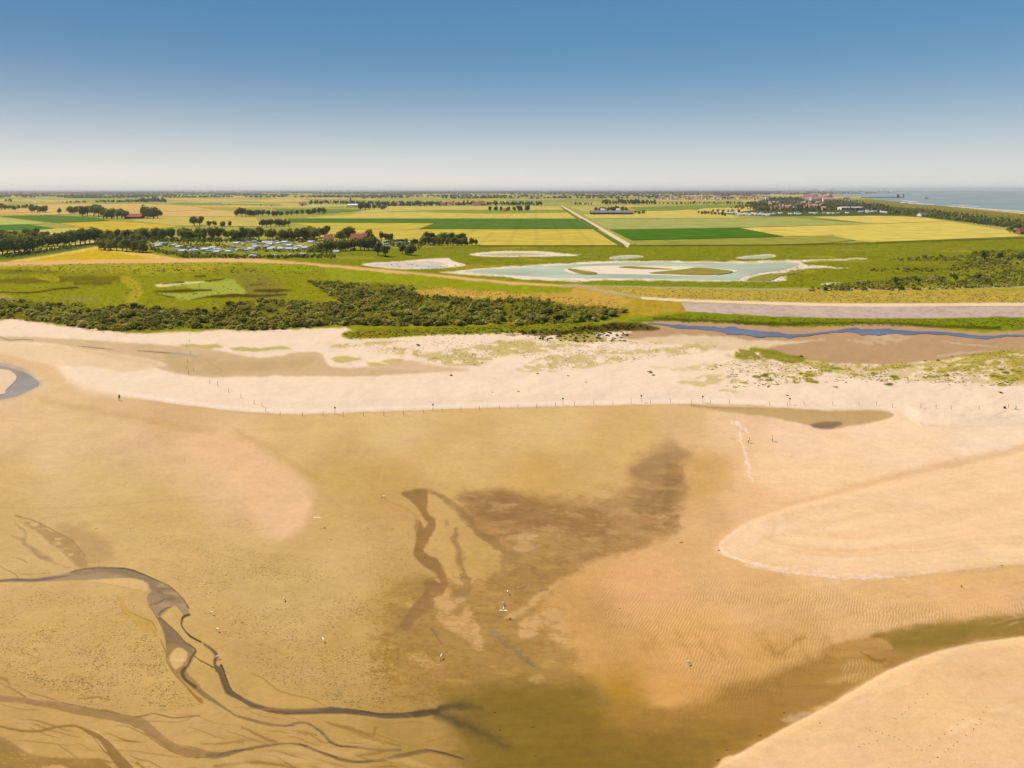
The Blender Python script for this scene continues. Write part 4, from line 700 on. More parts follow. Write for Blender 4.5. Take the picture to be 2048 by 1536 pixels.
um = np.broadcast_to(q(US), reg.shape); vmm = np.broadcast_to(vm, reg.shape)
barP = np.array(cr(BAR, 4, True)); lowP = np.array(cr(LOW, 4, True))
reg[sdf(mudP, um, vmm) < 0] = 3
reg[vm < q(dfront)] = 4; reg[vm < q(crest) - 6] = 5
reg[(sdf(barP, um, vmm) < 0)] = 6; reg[(sdf(lowP, um, vmm) < 0)] = 7
quads = np.stack([idx[:-1, :-1], idx[1:, :-1], idx[1:, 1:], idx[:-1, 1:]], -1)
FLATV = PW.reshape(-1, 3)
names = ['tidal_flat', 'beach', 'salt_meadow', 'mudflat', 'dike', 'polder', 'sandbar', 'sandbar']
for r, nm in enumerate(names):
    Q = quads[reg == r]
    if not len(Q): continue
    used, inv = np.unique(Q, return_inverse=True)
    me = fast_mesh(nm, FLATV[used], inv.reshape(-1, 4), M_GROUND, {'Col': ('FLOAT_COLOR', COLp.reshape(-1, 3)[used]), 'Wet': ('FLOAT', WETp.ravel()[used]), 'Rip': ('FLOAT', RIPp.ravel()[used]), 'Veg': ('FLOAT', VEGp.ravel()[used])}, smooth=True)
    me.normals_split_custom_set_from_vertices(NRM.reshape(-1, 3)[used].tolist())
    tag(link(nm, me), kind='structure')
# ------------------------------------------------------------------ haze, sea and other water
def sheet(name, pts, z, m, n=4, smooth=True, kind='structure', thick=0.0):
    P = cr(pts, n, True) if smooth else np.array(pts, float)
    vs = [gp(p[0], p[1], z) for p in P]; N = len(vs); mb = MB()
    if thick:
        lo = [Vector((p.x, p.y, p.z - thick)) for p in vs]
        mb.add(vs + lo, [tuple(range(N))] + [(i, i + N, (i + 1) % N + N, (i + 1) % N) for i in range(N)])
    else: mb.add(vs, [tuple(range(N))])
    me = mb.mesh(name, m)
    import bmesh
    bm = bmesh.new(); bm.from_mesh(me); bmesh.ops.recalc_face_normals(bm, faces=bm.faces)
    up = max(bm.faces, key=lambda f: f.calc_area())
    if up.normal.z < 0: bmesh.ops.reverse_faces(bm, faces=bm.faces)
    bmesh.ops.triangulate(bm, faces=[f for f in bm.faces if len(f.verts) > 4]); bm.to_mesh(me); bm.free()
    return tag(link(name, me), kind=kind)
M_SEA = water_material('sea_water', alb((150, 164, 160)), 0.5, 0.25, 0.08, 0.06)
M_LAG = water_material('lagoon_water', alb((186, 195, 166)), 0.5, 0.03, 0.6, 0.05)
M_BLUE = water_material('creek_water', alb((112, 120, 138)), 0.4, 0.03, 0.8, 0.06)
M_POOL = water_material('pool_water', alb((162, 154, 140)), 0.4, 0.02, 0.8, 0.08)
M_FOAM = mat('surf_foam', (0.75, 0.74, 0.70), 0.8, 0.2, noise=0.2, nscale=0.05)
sheet('sea', [tuple(p) for p in seapoly], 0.0, M_SEA, smooth=False)
for b in ([(1800, 404, 0), (1840, 407.2, 0), (1870, 409.6, 0), (1868, 410.1, 0), (1836, 407.9, 0), (1798, 404.7, 0)], [(1895, 411.6), (1980, 418), (2100, 426.4), (2260, 437), (2260, 437.9), (2100, 427.2), (1980, 418.8), (1895, 412.3)], [(1805, 401.0), (1835, 403.6), (1833, 404.2), (1803, 401.5)], [(1905, 409.4), (1960, 413.3), (1960, 413.8), (1905, 409.9)]):
    sheet('surf', [p[:2] for p in b], 0.5, M_FOAM, smooth=False)
LAG = [(905, 545), (1024, 536), (1150, 529), (1250, 525.6), (1400, 525.6), (1500, 527), (1560, 524.3), (1592, 525.5), (1598, 530), (1560, 540), (1510, 547), (1484, 555), (1468, 561.5), (1400, 563.5), (1300, 561.5), (1150, 559.5), (1060, 555.5), (980, 550.5)]
sheet('lagoon', LAG, 1.12, M_LAG)
M_SHELL = mat('shell_sand', alb((240, 220, 188)), 0.95, 0.2, noise=0.10, nscale=0.08)
M_TURF = mat('turf', alb((150, 142, 46)), 0.95, 0.1, noise=0.35, nscale=0.15)
isl = sheet('sand_island', [(1128, 540), (1140, 536.5), (1170, 533), (1230, 531), (1300, 531.5), (1380, 533), (1440, 537), (1476, 542), (1440, 549), (1420, 553), (1330, 551), (1270, 549), (1200, 548), (1150, 547)], 1.35, M_SHELL, thick=.4)
for b in ([(1136, 538.5), (1145, 537), (1165, 540.5), (1192, 544.5), (1190, 547.5), (1160, 546.5)], [(1238, 534.2), (1260, 532), (1290, 534), (1345, 538), (1290, 537.4)], [(1298, 545.5), (1370, 538), (1396, 534.6), (1440, 538.4), (1466, 543.5), (1420, 549.8), (1350, 548)]):
    sheet('turf', b, 1.62, M_TURF, thick=.3)
sheet('sand_spit', [(1496, 562), (1500, 556), (1530, 548.5), (1560, 546), (1600, 544), (1560, 552), (1540, 561)], 1.3, M_TURF, thick=.3)
sheet('pond', [(1221, 516.2), (1238, 512.6), (1274, 511.6), (1280, 514), (1242, 517.4)], 1.12, M_LAG)
sheet('pond', [(1486, 515.2), (1502, 512.6), (1538, 510.4), (1545, 513.6), (1502, 516.4)], 1.12, M_LAG)
sheet('pond', [(800, 534), (850, 531), (892, 532.5), (870, 535.5)], 1.12, mat('shallow_water', alb((214, 208, 196)), .3, .3))
sheet('tide_pool', [(-160, 715), (-60, 717), (0, 721), (26, 727), (60, 741), (87, 767), (60, 784), (0, 803), (-160, 830)], -0.02 + min(zat(40, 765), zat(10, 735)) + .12, M_POOL)
sheet('sand_island', [(-120, 735), (0, 738), (24, 744), (33, 757), (12, 779), (0, 789), (-120, 800)], min(zat(40, 765), zat(10, 735)) + .22, mat('island_sand', alb((232, 198, 158)), .95, .2, noise=.08, nscale=.3), thick=.4)
def ribbon(name, pts, dz, m, kind='structure', n=6, zf=None, rag=0.0):          # a strip that follows the ground
    P = cr(pts, n); L_, R_ = [], []
    for i, p in enumerate(P):
        t = P[min(i + 1, len(P) - 1)] - P[max(i - 1, 0)]; t = t[:2] / (np.hypot(*t[:2]) + 1e-9); nx, ny = -t[1] * p[2], t[0] * p[2]
        for S_, sg in ((L_, 1), (R_, -1)):
            q_ = 1 + rag * float(fbm(np.array(p[0] / 14.0), np.array(7.0 * sg), 3, 91)); nx, ny = -t[1] * p[2] * q_, t[0] * p[2] * q_
            a, b = p[0] + nx * sg, p[1] + ny * sg; z = (zat(p[0], p[1]) if zf is None else zf) + dz; S_.append(gp(a, b, z))
    k = len(P); mb = MB(); mb.add(L_ + R_, [(i, i + 1, i + 1 + k, i + k) for i in range(k - 1)])
    return tag(mb.build(name, m), kind=kind)
ribbon('tidal_creek', [(1296, 645.5, .8), (1330, 650, 2.0), (1361, 653, 3.5), (1400, 656, 3.2), (1437, 659, 6), (1474, 662, 7), (1536, 668, 6), (1570, 671, 5), (1598, 671, 2.6), (1650, 665, 1.6), (1698, 660, 3.6), (1736, 663.5, 6), (1786, 663, 4.6), (1811, 665, 4.4), (1861, 665, 2.8), (1911, 669, 3.0), (1961, 674.5, 3.2), (1986, 673.8, 2.6), (2011, 670.5, 2.0), (2048, 671, 1.8), (2200, 668, 2)], .12, M_BLUE, n=14, rag=.55)
# ------------------------------------------------------------------ fields (crops stand half a metre above the soil) and the polder road
def field(pts, c, smooth=False):
    o = sheet('field', pts, 1.55, M_FIELD, smooth=smooth, thick=.6); a_ = alb(c); y_ = a_[0] > a_[1] * 1.05; o.color = (a_[0] * (.86 if y_ else 1.12), a_[1] * (.97 if y_ else .98), a_[2] * (.85 if y_ else .7), 1); return o
ROADL = lambda v: 1121 + (v - 411) * (1254 - 1121) / 80.0
for pts, c in ((R1([(0, 248), (400, 240), (760, 258), (880, 285), (480, 305), (250, 280)]), (88, 126, 44)), (R1([(480, 305), (880, 288), (1430, 325), (1380, 338), (860, 370), (740, 355)]), (222, 180, 56)),
               (R1([(-900, 265), (0, 262), (250, 285), (380, 310), (180, 314), (0, 319), (-900, 330)]), (196, 188, 98)), (R1([(-900, 335), (0, 320), (230, 316), (440, 345), (280, 360), (0, 360), (-900, 380)]), (78, 126, 50)), (R1([(280, 362), (450, 346), (640, 345), (740, 360), (850, 375), (770, 420), (490, 410)]), (218, 192, 104)),
               (R1([(1050, 285), (1280, 250), (1880, 254), (2048, 262), (2090, 330), (1430, 325)]), (214, 182, 92)), (R1([(460, 234), (1000, 243), (1280, 248), (1880, 252), (1880, 214), (1660, 200), (1300, 215), (460, 215)]), (232, 182, 112)), (R1([(0, 202), (400, 170), (1000, 158), (1500, 170), (1660, 198), (1300, 213), (460, 213), (0, 225)]), (228, 180, 106)),
               (R2([(140, 190), (840, 195), (820, 207), (450, 236), (560, 222), (220, 230)]), (104, 136, 58)),
               ([(768, 413.5), (778, 412.6), (ROADL(412.5), 412.5), (ROADL(419.8), 419.8), (860, 420), (760, 424), (700, 428)], (212, 188, 98)), ([(855, 424.2), (870, 420.3), (ROADL(420.2), 420.2), (ROADL(424.3), 424.3), (980, 427)], (140, 152, 64)),
               ([(612, 436), (690, 429), (760, 424.5), (860, 424.5), (980, 427.3), (ROADL(424.7), 424.7), (ROADL(437), 437), (620, 436.6)], (222, 190, 92)), ([(575, 436.6), (620, 437), (ROADL(437.4), 437.4), (ROADL(458), 458), (837, 458.2), (870, 446), (582, 445)], (84, 122, 46)),
               ([(582, 445.4), (868, 446.4), (836, 458.2), (642, 457.5), (615, 451)], (216, 184, 70)), ([(642, 458), (836, 458.7), (ROADL(458.5), 458.5), (ROADL(490), 490.5), (962, 490.5), (945, 486), (640, 474)], (220, 184, 78)),
               (R3([(930, 176), (1560, 160), (1940, 160), (1940, 170), (1500, 188), (1260, 203), (1020, 204)]), (122, 146, 66)), (R3([(440, 168), (640, 168), (900, 175), (640, 215), (560, 212)]), (198, 180, 100)), (R3([(620, 268), (1000, 264), (2048, 262), (1840, 260), (1700, 233), (1480, 191), (1260, 205), (1080, 207), (900, 235), (570, 235)]), (224, 190, 96)),
               (R3([(1380, 205), (1540, 186), (1940, 172), (1940, 200), (1700, 230), (1500, 195)]), (228, 190, 100)),
               (R3([(630, 276), (1000, 267), (2048, 265), (2248, 261), (2908, 310), (2048, 333), (1840, 339), (780, 354)]), (160, 172, 106)), (R3([(2252, 260), (2408, 256), (2908, 309), (2600, 290)]), (136, 150, 76)), (R3([(790, 359), (1820, 343), (2178, 411), (2048, 416), (960, 440)]), (72, 118, 18)),
               (R3([(960, 445), (2048, 420), (2178, 414), (2548, 403), (2748, 440), (2500, 466), (2048, 476), (1000, 481)]), (170, 156, 66)), (R3([(1840, 342), (2048, 336), (2908, 312), (3488, 291), (3948, 360), (4078, 410), (2908, 456), (2750, 440), (2570, 402), (2180, 410)]), (232, 196, 96)), (R3([(2412, 255), (2878, 245), (3308, 260), (3486, 289), (2908, 309)]), (234, 196, 100))):
    field(pts, c)
field(R3([(575, 302), (600, 302), (662, 352), (635, 352)]), (206, 196, 24))
M_ROAD = mat('pale_road', alb((232, 210, 172)), .9, .2, noise=.08, nscale=.03)
ribbon('road', [(1122, 411, .9), (1140, 421.5, 1.8), (1165, 437, 2.6), (1200, 457, 3.4), (1235, 478, 4.2), (1258, 491.5, 4.8)], .25, M_ROAD, n=2)
ribbon('ditch_verge', [(1119, 411.5, .6), (1133, 421.5, 1.4), (1156, 437, 2.0), (1188, 457, 2.6), (1222, 478, 3.4), (1246, 491.5, 3.8)], .6, mat('verge_grass', alb((100, 116, 30)), .95, .1, noise=.3, nscale=.1), n=2)

# ------------------------------------------------------------------ foliage meshes
def leaf_cloud(r, lobes, leaves, size, core=True, flat=0.8, n=6, mrows=3):
    """numpy vertices and quads of a crown: leaf-clump faces spread over several lobes"""
    vs, fs = [], []
    C = []
    for k in range(lobes):
        a = r.uniform(0, 2 * math.pi); q = math.sqrt(r.uniform(0, 1)) * .55; C.append((q * math.cos(a), q * math.sin(a), r.uniform(-.35, .5), r.uniform(.38, .62)))
    for k in range(leaves):
        cx, cy, cz, cr_ = C[k % lobes]
        d = Vector((r.gauss(0, 1), r.gauss(0, 1), r.gauss(0, 1) * flat + .15)).normalized(); rad = cr_ * r.uniform(.72, 1.08)
        p = Vector((cx, cy, cz)) + d * rad
        nv_ = (d + Vector((r.gauss(0, .45), r.gauss(0, .45), r.gauss(0, .45)))).normalized()
        t = nv_.cross(Vector((r.gauss(0, 1), r.gauss(0, 1), r.gauss(0, 1)))).normalized(); b = nv_.cross(t); s = size * r.uniform(.6, 1.3)
        k0 = len(vs); vs += [p + t * s * r.uniform(.7, 1) + b * s * .5, p + b * s, p - t * s * r.uniform(.7, 1), p - b * s * r.uniform(.6, 1)]; fs.append((k0, k0 + 1, k0 + 2, k0 + 3))
    if core:
        for cx, cy, cz, cr_ in C:
            k0 = len(vs)
            for i in range(mrows + 1):
                th = math.pi * (i + .15) / (mrows + .3)
                for k in range(n):
                    rr = cr_ * .74 * r.uniform(.85, 1.1); vs.append(Vector((cx + rr * math.sin(th) * math.cos(k * math.pi * 2 / n), cy + rr * math.sin(th) * math.sin(k * math.pi * 2 / n), cz + rr * math.cos(th) * .95)))
            fs += [(k0 + i * n + k, k0 + (i + 1) * n + k, k0 + (i + 1) * n + (k + 1) % n, k0 + i * n + (k + 1) % n) for i in range(mrows) for k in range(n)]
    V_ = np.array([tuple(p) for p in vs]); V_[:, 2] -= V_[:, 2].min(); V_[:, :2] /= np.abs(V_[:, :2]).max(); V_[:, 2] /= V_[:, 2].max()
    return V_, np.array(fs)
def crown_mesh(name, seed, lobes, leaves, size, w_, h_, base):
    r = random.Random(seed); V_, Q_ = leaf_cloud(r, lobes, leaves, size); V_ = V_ * np.array([w_ / 2, w_ / 2, h_]); V_[:, 2] += base
    return fast_mesh(name, V_, Q_, M_LEAF)
def trunk_mesh(seed, h_, rad):
    r = random.Random(seed); mb = MB(); mb.tube([(0, 0, -.3), (0.05, 0, h_ * .35), (r.uniform(-.2, .2), r.uniform(-.2, .2), h_ * .7)], [rad * 1.25, rad, rad * .6], 6)
    for k in range(4):
        a = k * 1.6 + r.uniform(0, .6); mb.tube([(0, 0, h_ * (.36 + .07 * k)), (math.cos(a) * h_ * .16, math.sin(a) * h_ * .16, h_ * (.6 + .06 * k))], [rad * .5, rad * .2], 5)
    return mb.mesh('trunk', M_BARK)
# tree kinds, all for a 10 m tree: (crown width, crown height, crown base)
TREES = []
for k, (w_, h_, b_, lob, lv) in enumerate([(8.5, 8.2, 1.8, 9, 520), (7.5, 8.6, 1.4, 8, 480), (9.5, 7.6, 2.4, 10, 560), (6.0, 8.0, 2.0, 7, 380), (10.5, 9.4, .6, 11, 600), (8, 9.2, .8, 9, 520)]):
    TREES.append((crown_mesh('crown', 40 + k, lob, lv, .15, w_, h_, b_), trunk_mesh(60 + k, 9.0, .26)))
SHRUBS = [crown_mesh('shrub', 90 + k, 7, 210, .22, 2.9, 1.7, -.1) for k in range(6)]
LOWV = [leaf_cloud(random.Random(200 + k), 3, 24, .36, True, .8, 5, 2) for k in range(10)]
FARV = [leaf_cloud(random.Random(230 + k), 1, 7, .4, True, .8, 5, 2) for k in range(6)]

def in_poly(P, u, v): return sdf(np.array(P, float), np.array([[u]]), np.array([[v]]))[0, 0] < 0
def scatter(P, du, dv, jit=.5):                           # jittered rows of points within an outline; spacing may depend on v
    P = np.array(P, float); out = []; v = P[:, 1].min()
    while v < P[:, 1].max():
        s = du(v) if callable(du) else du; t = dv(v) if callable(dv) else dv
        u = max(P[:, 0].min(), -260) + rnd.uniform(0, s)
        while u < min(P[:, 0].max(), 2300):
            a, b = u + rnd.uniform(-jit, jit) * s, v + rnd.uniform(-jit, jit) * t
            out.append((a, b)); u += s
        v += t
    A = np.array(out); m = sdf(P, A[:, 0], A[:, 1]) < 0
    return [tuple(p) for p in A[m]]

class Mass:                                               # many small crowns joined into one object
    def __init__(s): s.V = []; s.Q = []; s.C = []; s.n = 0
    def add(s, loc, sx, sy, sz, colr, low=None):
        V_, Q_ = low or rnd.choice(LOWV); a = rnd.uniform(0, 6.28); ca, sa = math.cos(a), math.sin(a)
        W = np.stack([(V_[:, 0] * ca - V_[:, 1] * sa) * sx + loc[0], (V_[:, 0] * sa + V_[:, 1] * ca) * sy + loc[1], V_[:, 2] * sz + loc[2]], 1)
        s.V.append(W); s.Q.append(Q_ + s.n); s.n += len(W)
        s.C.append(np.tile(np.array(colr), (len(W), 1)) * (0.85 + .3 * rng.random((len(W), 1))))
    def build(s, name, label, cat):
        me = fast_mesh(name, np.concatenate(s.V), np.concatenate(s.Q), M_LEAFS, {'Col': ('FLOAT_COLOR', np.concatenate(s.C))})
        return tag(link(name, me), label, cat, kind='stuff')
OLIVE = [(0.368, 0.325, 0.06), (0.303, 0.282, 0.04), (0.433, 0.38, 0.101), (0.25, 0.239, 0.03), (0.347, 0.337, 0.038)]
DARKG = [(0.179, 0.205, 0.029), (0.225, 0.244, 0.035), (0.166, 0.191, 0.03), (0.254, 0.264, 0.033)]
MIDG = [(0.287, 0.305, 0.028), (0.323, 0.331, 0.032)]
def jit(c, a=.18): k = 1 + rnd.uniform(-a, a); return tuple(x * k * (1 + rnd.uniform(-.06, .06)) for x in c)
# ------------------------------------------------------------------ thickets
thicket = Mass(); cand = []
dens = lambda k: (lambda v: max(k * (v - V0) / 60.0, 2.2))
for zone, P, cols, sz, kd in (('belt', THICK_A, OLIVE, 1.0, 1.9), ('dune', R4([(1450, 660), (1500, 620), (1700, 600), (2048, 540), (2500, 500), (2500, 800), (2048, 815), (1200, 840), (300, 848), (420, 812), (900, 770), (960, 740), (1050, 752), (1300, 735), (1420, 700)]), OLIVE + DARKG[:1], .95, 2.0),
                              ('dune', R4([(970, 600), (1060, 585), (1300, 575), (1560, 570), (1680, 540), (1760, 530), (2048, 520), (2500, 500), (2500, 590), (2048, 600), (1800, 612), (1500, 612), (1200, 612)]), OLIVE + DARKG[:1], .9, 2.0),
                              ('dune', R4([(800, 688), (900, 672), (1100, 668), (1400, 672), (1450, 690), (1300, 698), (1000, 698)]), OLIVE, .8, 2.0),
                              ('hollow', S1([(1000, 85), (1250, 68), (1460, 66), (1440, 88), (1100, 95)]), OLIVE[:3], .4, 1.6), ('hollow', S1([(360, 350), (640, 340), (700, 375), (400, 390)]), OLIVE[:3], .5, 1.6),
                              ('bank', S3([(-120, 575), (300, 560), (700, 522), (960, 512), (1190, 545), (1000, 560), (600, 560), (200, 585)]), [(0.1, 0.075, 0.03), (0.08, 0.07, 0.025)], .45, 1.3)):
    for u, v in scatter(P, dens(kd), dens(kd * .36)):
        n_ = float(fbm(np.array(u / 60.), np.array(v / 22.), 3, 5))
        if n_ < (-.06 if u > 560 and zone == 'belt' and v < 640 else -.3) and rnd.random() < .7: continue
        c = jit(rnd.choice(cols)) if n_ < (.25 if u < 560 else .1) else jit(rnd.choice(cols + MIDG + DARKG[:2]))
        k_ = 1 + .55 * float(fbm(np.array(u / 26.), np.array(v / 9.), 3, 15)); c = tuple(x * k_ for x in c); s = sz * rnd.choice([rnd.uniform(.45, .8), rnd.uniform(.7, 1.2), rnd.uniform(.9, 1.7)]) * (1.15 if zone == 'belt' and v > 628 else 1); cand.append((ppm(u, v) * s, u, v, s, c, zone))
cand.sort(reverse=True)
SH_LAB = {'belt': 'olive sea buckthorn shrub on the sand-side edge of the thicket below the meadow', 'dune': 'grey-green shrub in the scrub behind the dike path at right',
          'hollow': 'small low shrub in the left salt meadow', 'bank': 'low brown shrub on the bank beside the mudflat'}
for k, (_, u, v, s, c, zone) in enumerate(cand):
    if k < 290:
        o = link('shrub', SHRUBS[k % 6]); p = gp(u, v); o.location = p; o.scale = (s * rnd.uniform(.9, 1.15), s * rnd.uniform(.9, 1.15), s * rnd.uniform(.8, 1.15)); o.rotation_euler = (0, 0, rnd.uniform(0, 6.28)); o.color = (*c, 1)
        t_ = next(t for e, t in ((120, 'at the left edge of the picture'), (240, 'above the lone walker'), (360, 'left of the line of posts'), (500, 'above the post line'), (700, 'where the sand spit meets the meadow'), (900, 'left of the middle of the picture'), (9999, 'towards the mudflat')) if u < e)
        tag(o, 'olive shrub on the thicket edge ' + t_ if zone == 'belt' else SH_LAB[zone], 'shrub', 'shrubs of the thicket ' + (t_ if zone == 'belt' else zone))
    else: thicket.add(gp(u, v) - Vector((0, 0, .15)), 1.4 * s, 1.4 * s, 1.6 * s * rnd.uniform(.8, 1.1), c)
thicket.build('thicket', 'dense olive-green scrub covering the dunes behind the beach', 'scrub')
# scattered tussocks and bushlets over meadow, dike and dune grass
tuss = Mass(); TW = [leaf_cloud(random.Random(300 + k), 2, 9, .5, False, .6) for k in range(8)]
LAGP = np.array(cr(LAG, 3, True))
def tussocks(P, n, size, cols, clump=0.0, wl=40):
    P = np.array(P, float); lo, hi = P[:, :2].min(0), P[:, :2].max(0); got = 0; tries = 0
    A = np.stack([rng.uniform(max(lo[0], -200), min(hi[0], 2250), n * 4), rng.uniform(lo[1], hi[1], n * 4)], 1); A = A[sdf(P, A[:, 0], A[:, 1]) < 0]
    if clump: A = A[fbm(A[:, 0] / wl, A[:, 1] / wl * 2.5, 3, 71) > clump]
    A = A[sdf(LAGP, A[:, 0], A[:, 1]) > 3]
    for u, v in A[:n]:
        s = size * rnd.uniform(.5, 1.5); tuss.add(gp(u, v) - Vector((0, 0, .1)), s, s, s * .6, jit(rnd.choice(cols)), rnd.choice(TW))
YEL = [(0.36, 0.28, 0.06), (0.32, 0.26, 0.05), (0.24, 0.2, 0.03)]; GRN = [(0.17, 0.165, 0.02), (0.24, 0.22, 0.025), (0.14, 0.14, 0.018)]
tussocks(S1([(-300, 40), (2048, 20), (2600, 60), (2600, 300), (2048, 400), (-300, 360)]), 1300, .55, GRN)
tussocks(S1([(-300, 40), (2048, 20), (2600, 60), (2600, 110), (-300, 110)]), 500, .8, GRN, .0)
tussocks([(560, 510), (960, 493), (1560, 491), (2048, 476), (2200, 470), (2200, 570), (1700, 576), (1300, 572), (900, 548)], 2300, .65, GRN)
tussocks(S3([(640, 205), (2048, 245), (4096, 245), (4096, 345), (2048, 335), (1300, 312), (1050, 300)]), 1900, .42, YEL + GRN)
tussocks(S2([(600, 120), (1000, 180), (1600, 220), (2048, 255), (2500, 300), (2900, 330), (2900, 400), (2048, 330), (1300, 290), (1200, 220)]), 700, .5, YEL + GRN)
tussocks(S3([(930, 490), (1300, 440), (2048, 460), (3048, 480), (4096, 465), (4096, 555), (3248, 530), (2248, 530), (1600, 505)]), 900, .5, GRN)
tussocks(S2([(590, 680), (1150, 640), (2048, 600), (2900, 640), (3700, 690), (3300, 780), (2400, 880), (2048, 740), (1750, 850), (1400, 812)]), 1700, .30, [(0.5, 0.4, 0.17), (0.44, 0.36, 0.13), (0.36, 0.3, 0.09)], -.1, 20)
tussocks(S4([(-500, 850), (-200, 780), (250, 800), (600, 830), (1000, 835), (1300, 815), (1900, 715), (2300, 700), (2300, 1000), (1700, 1010), (900, 980), (250, 980), (-300, 1040)]), 1700, .36, [(0.42, 0.34, 0.11), (0.32, 0.27, 0.06), (0.25, 0.22, 0.04)], -.12, 24)
tussocks(S2([(2000, 585), (2500, 575), (3000, 560), (2950, 650), (2700, 660), (2300, 640)]), 160, .8, [(0.07, 0.06, 0.02), (0.09, 0.085, 0.022)])
tussocks(S2([(700, 590), (1000, 560), (1500, 545), (2048, 520), (2900, 510), (2900, 560), (2048, 590), (1300, 610), (750, 630)]), 900, .55, GRN)
for u, v, s in ((902, 751, .9), (1076, 747.5, .7), (1136, 752, .6), (1172, 764.5, .4), (1301, 745, 1.2), (1307, 751, .8), (836, 690, 1.1), (837, 692, .9), (793, 667, .9), (777, 675, .7), (985, 785, .4), (1037, 783, .5), (1575, 791, .6), (1537, 774, .7), (1672, 775, .8), (2002, 786, .9), (1602, 713, 1.0), (2010, 770, .6), (1850, 722, .7), (1876, 721, .9), (1904, 713, .6), (30, 656, .4), (375, 648, .4)):
    tuss.add(gp(u, v) - Vector((0, 0, .1)), s * .95, s * .95, s * .55, (.26, .2, .06))
tuss.build('grass_tussocks', 'tufts of grass and small herbs dotted over dunes, meadow and dike', 'grass')

# ------------------------------------------------------------------ trees
NT = [0]
def tree(u, v, h_px, label, group, c=None, kind=None):
    p = gp(u, v); s = h_px / (F / p.y) / 10.0; k = NT[0] % 6 if kind is None else kind; NT[0] += 1
    r_ = empty('tree', p - Vector((0, 0, .1)), rnd.uniform(0, 6.28), s); r_.scale = (s * rnd.uniform(1.0, 1.3), s * rnd.uniform(1.0, 1.3), s)
    cr_o = link('crown', TREES[k][0], r_); cr_o.color = (*jit(c or rnd.choice(DARKG)), 1); link('trunk', TREES[k][1], r_)
    return tag(r_, label, 'tree', group)
ROWS = [  # (text, u0, u1, n, v0, v1, h0, h1)
 ('in the tall row behind the caravans', 216, 628, 27, 480, 481, 24, 28), ('of the clipped wood beside the wedge-shaped meadow', 200, 288, 9, 499, 505, 24, 30), ('at the back of the wood beside the wedge-shaped meadow', 205, 280, 6, 488, 491, 22, 25),
 ('along the front of the left-edge grove', 4, 74, 7, 511, 501, 36, 32), ('along the back of the left-edge grove', 2, 70, 7, 486, 478, 26, 22), ('in the middle of the left-edge grove', 0, 76, 7, 498, 490, 34, 28), ('in the short row by the white lane', 86, 116, 4, 494, 492, 26, 24), ('in the pair of rows behind the white lane', 82, 106, 3, 480, 478, 18, 16),
 ('in the dark row beside the wedge meadow', 128, 192, 7, 492, 486, 30, 36), ('in the far row by the left barn', 166, 196, 4, 432, 433, 22, 26), ('in the round clump left of the barn', 206, 252, 6, 437, 438, 22, 20), ('in the clump right of the barn', 287, 316, 4, 437, 437, 28, 20),
 ('of the open row at far left', 62, 90, 5, 426, 425, 17, 14), ('in the far-left hedge row', -4, 26, 5, 420, 420, 14, 11), ('in the low far-left hedge row', 36, 62, 4, 418, 418, 9, 11), ('standing alone in the orange stubble', 118, 118, 1, 428, 428, 15, 15), ('in the pair on the orange stubble', 140, 152, 2, 428, 428, 19, 16),
 ('of the two-crowned pair above the yellow field', 387, 400, 2, 452, 452, 23, 20), ('in the low group above the campsite', 418, 458, 4, 455, 453, 14, 12), ('of the small trees on the campsite lane', 524, 578, 7, 454, 452, 18, 14), ('of the grove beside the green strip', 474, 545, 9, 433, 433, 18, 14), ('of the hedge on the green strip', 552, 648, 10, 433, 428, 11, 14),
 ('behind the red-roofed cottages', 600, 652, 6, 478, 476, 26, 24), ('round the farmhouse garden', 676, 690, 2, 484, 482, 22, 18), ('tall beside the farmhouse roof', 696, 696, 1, 480, 480, 28, 28), ('at the right gable of the farmhouse', 738, 742, 2, 480, 482, 22, 16), ('in the dark hedge row before the farmhouse', 654, 748, 11, 502, 500, 22, 28), ('left of the dark hedge row', 640, 652, 2, 504, 503, 24, 22),
 ('of the rounded copse at the field edge', 848, 952, 12, 490, 491, 20, 15), ('at the back of the rounded copse', 858, 926, 7, 487, 487, 24, 22), ('among the caravans near the copse', 764, 782, 3, 482, 481, 20, 14), ('of the low hedge left of the copse', 788, 842, 7, 487, 489, 10, 13), ('of the two pale willows below the campsite', 758, 772, 2, 511, 513, 30, 24), ('of the two dark bushes right of the willows', 806, 824, 2, 509, 510, 24, 22),
 ('of the clump on the green strip', 722, 766, 6, 420, 419, 16, 11), ('of the clump by the lone red house', 978, 1052, 7, 423, 423, 10, 14), ('of the wood around the long barn', 1192, 1252, 8, 424, 424, 12, 13), ('in the clump right of the long barn', 1262, 1288, 4, 428, 428, 9, 8),
 ('at the right end of the golden field', 2020, 2030, 2, 466, 467, 16, 9), ('among scrub right of the lagoon', 1962, 2034, 3, 521, 520, 20, 17), ('in bushes by the dike at right', 1782, 1960, 4, 565, 560, 13, 16), ('of the hedge left of the right campsite', 1398, 1450, 9, 428, 432, 8, 8), ('on the hedge above the right campsite', 1424, 1478, 6, 425, 427, 7, 9)]
for txt, a, b, n, v0_, v1_, h0, h1 in ROWS:
    for k in range(n):
        t = k / max(n - 1, 1); u = a + (b - a) * t + (rnd.uniform(-.2, .2) * (b - a) / max(n - 1, 1)); v = v0_ + (v1_ - v0_) * t + rnd.uniform(-.5, .5); h_ = (h0 + (h1 - h0) * t) * rnd.uniform(.88, 1.1)
        c = (.16, .155, .075) if 'willow' in txt else None
        lab = (ordinal(k + 1) + ' tree from the left ' if n > 1 else 'leafy green tree ') + txt
        tree(u, v, h_, lab, 'trees ' + txt, c)
wood = Mass()
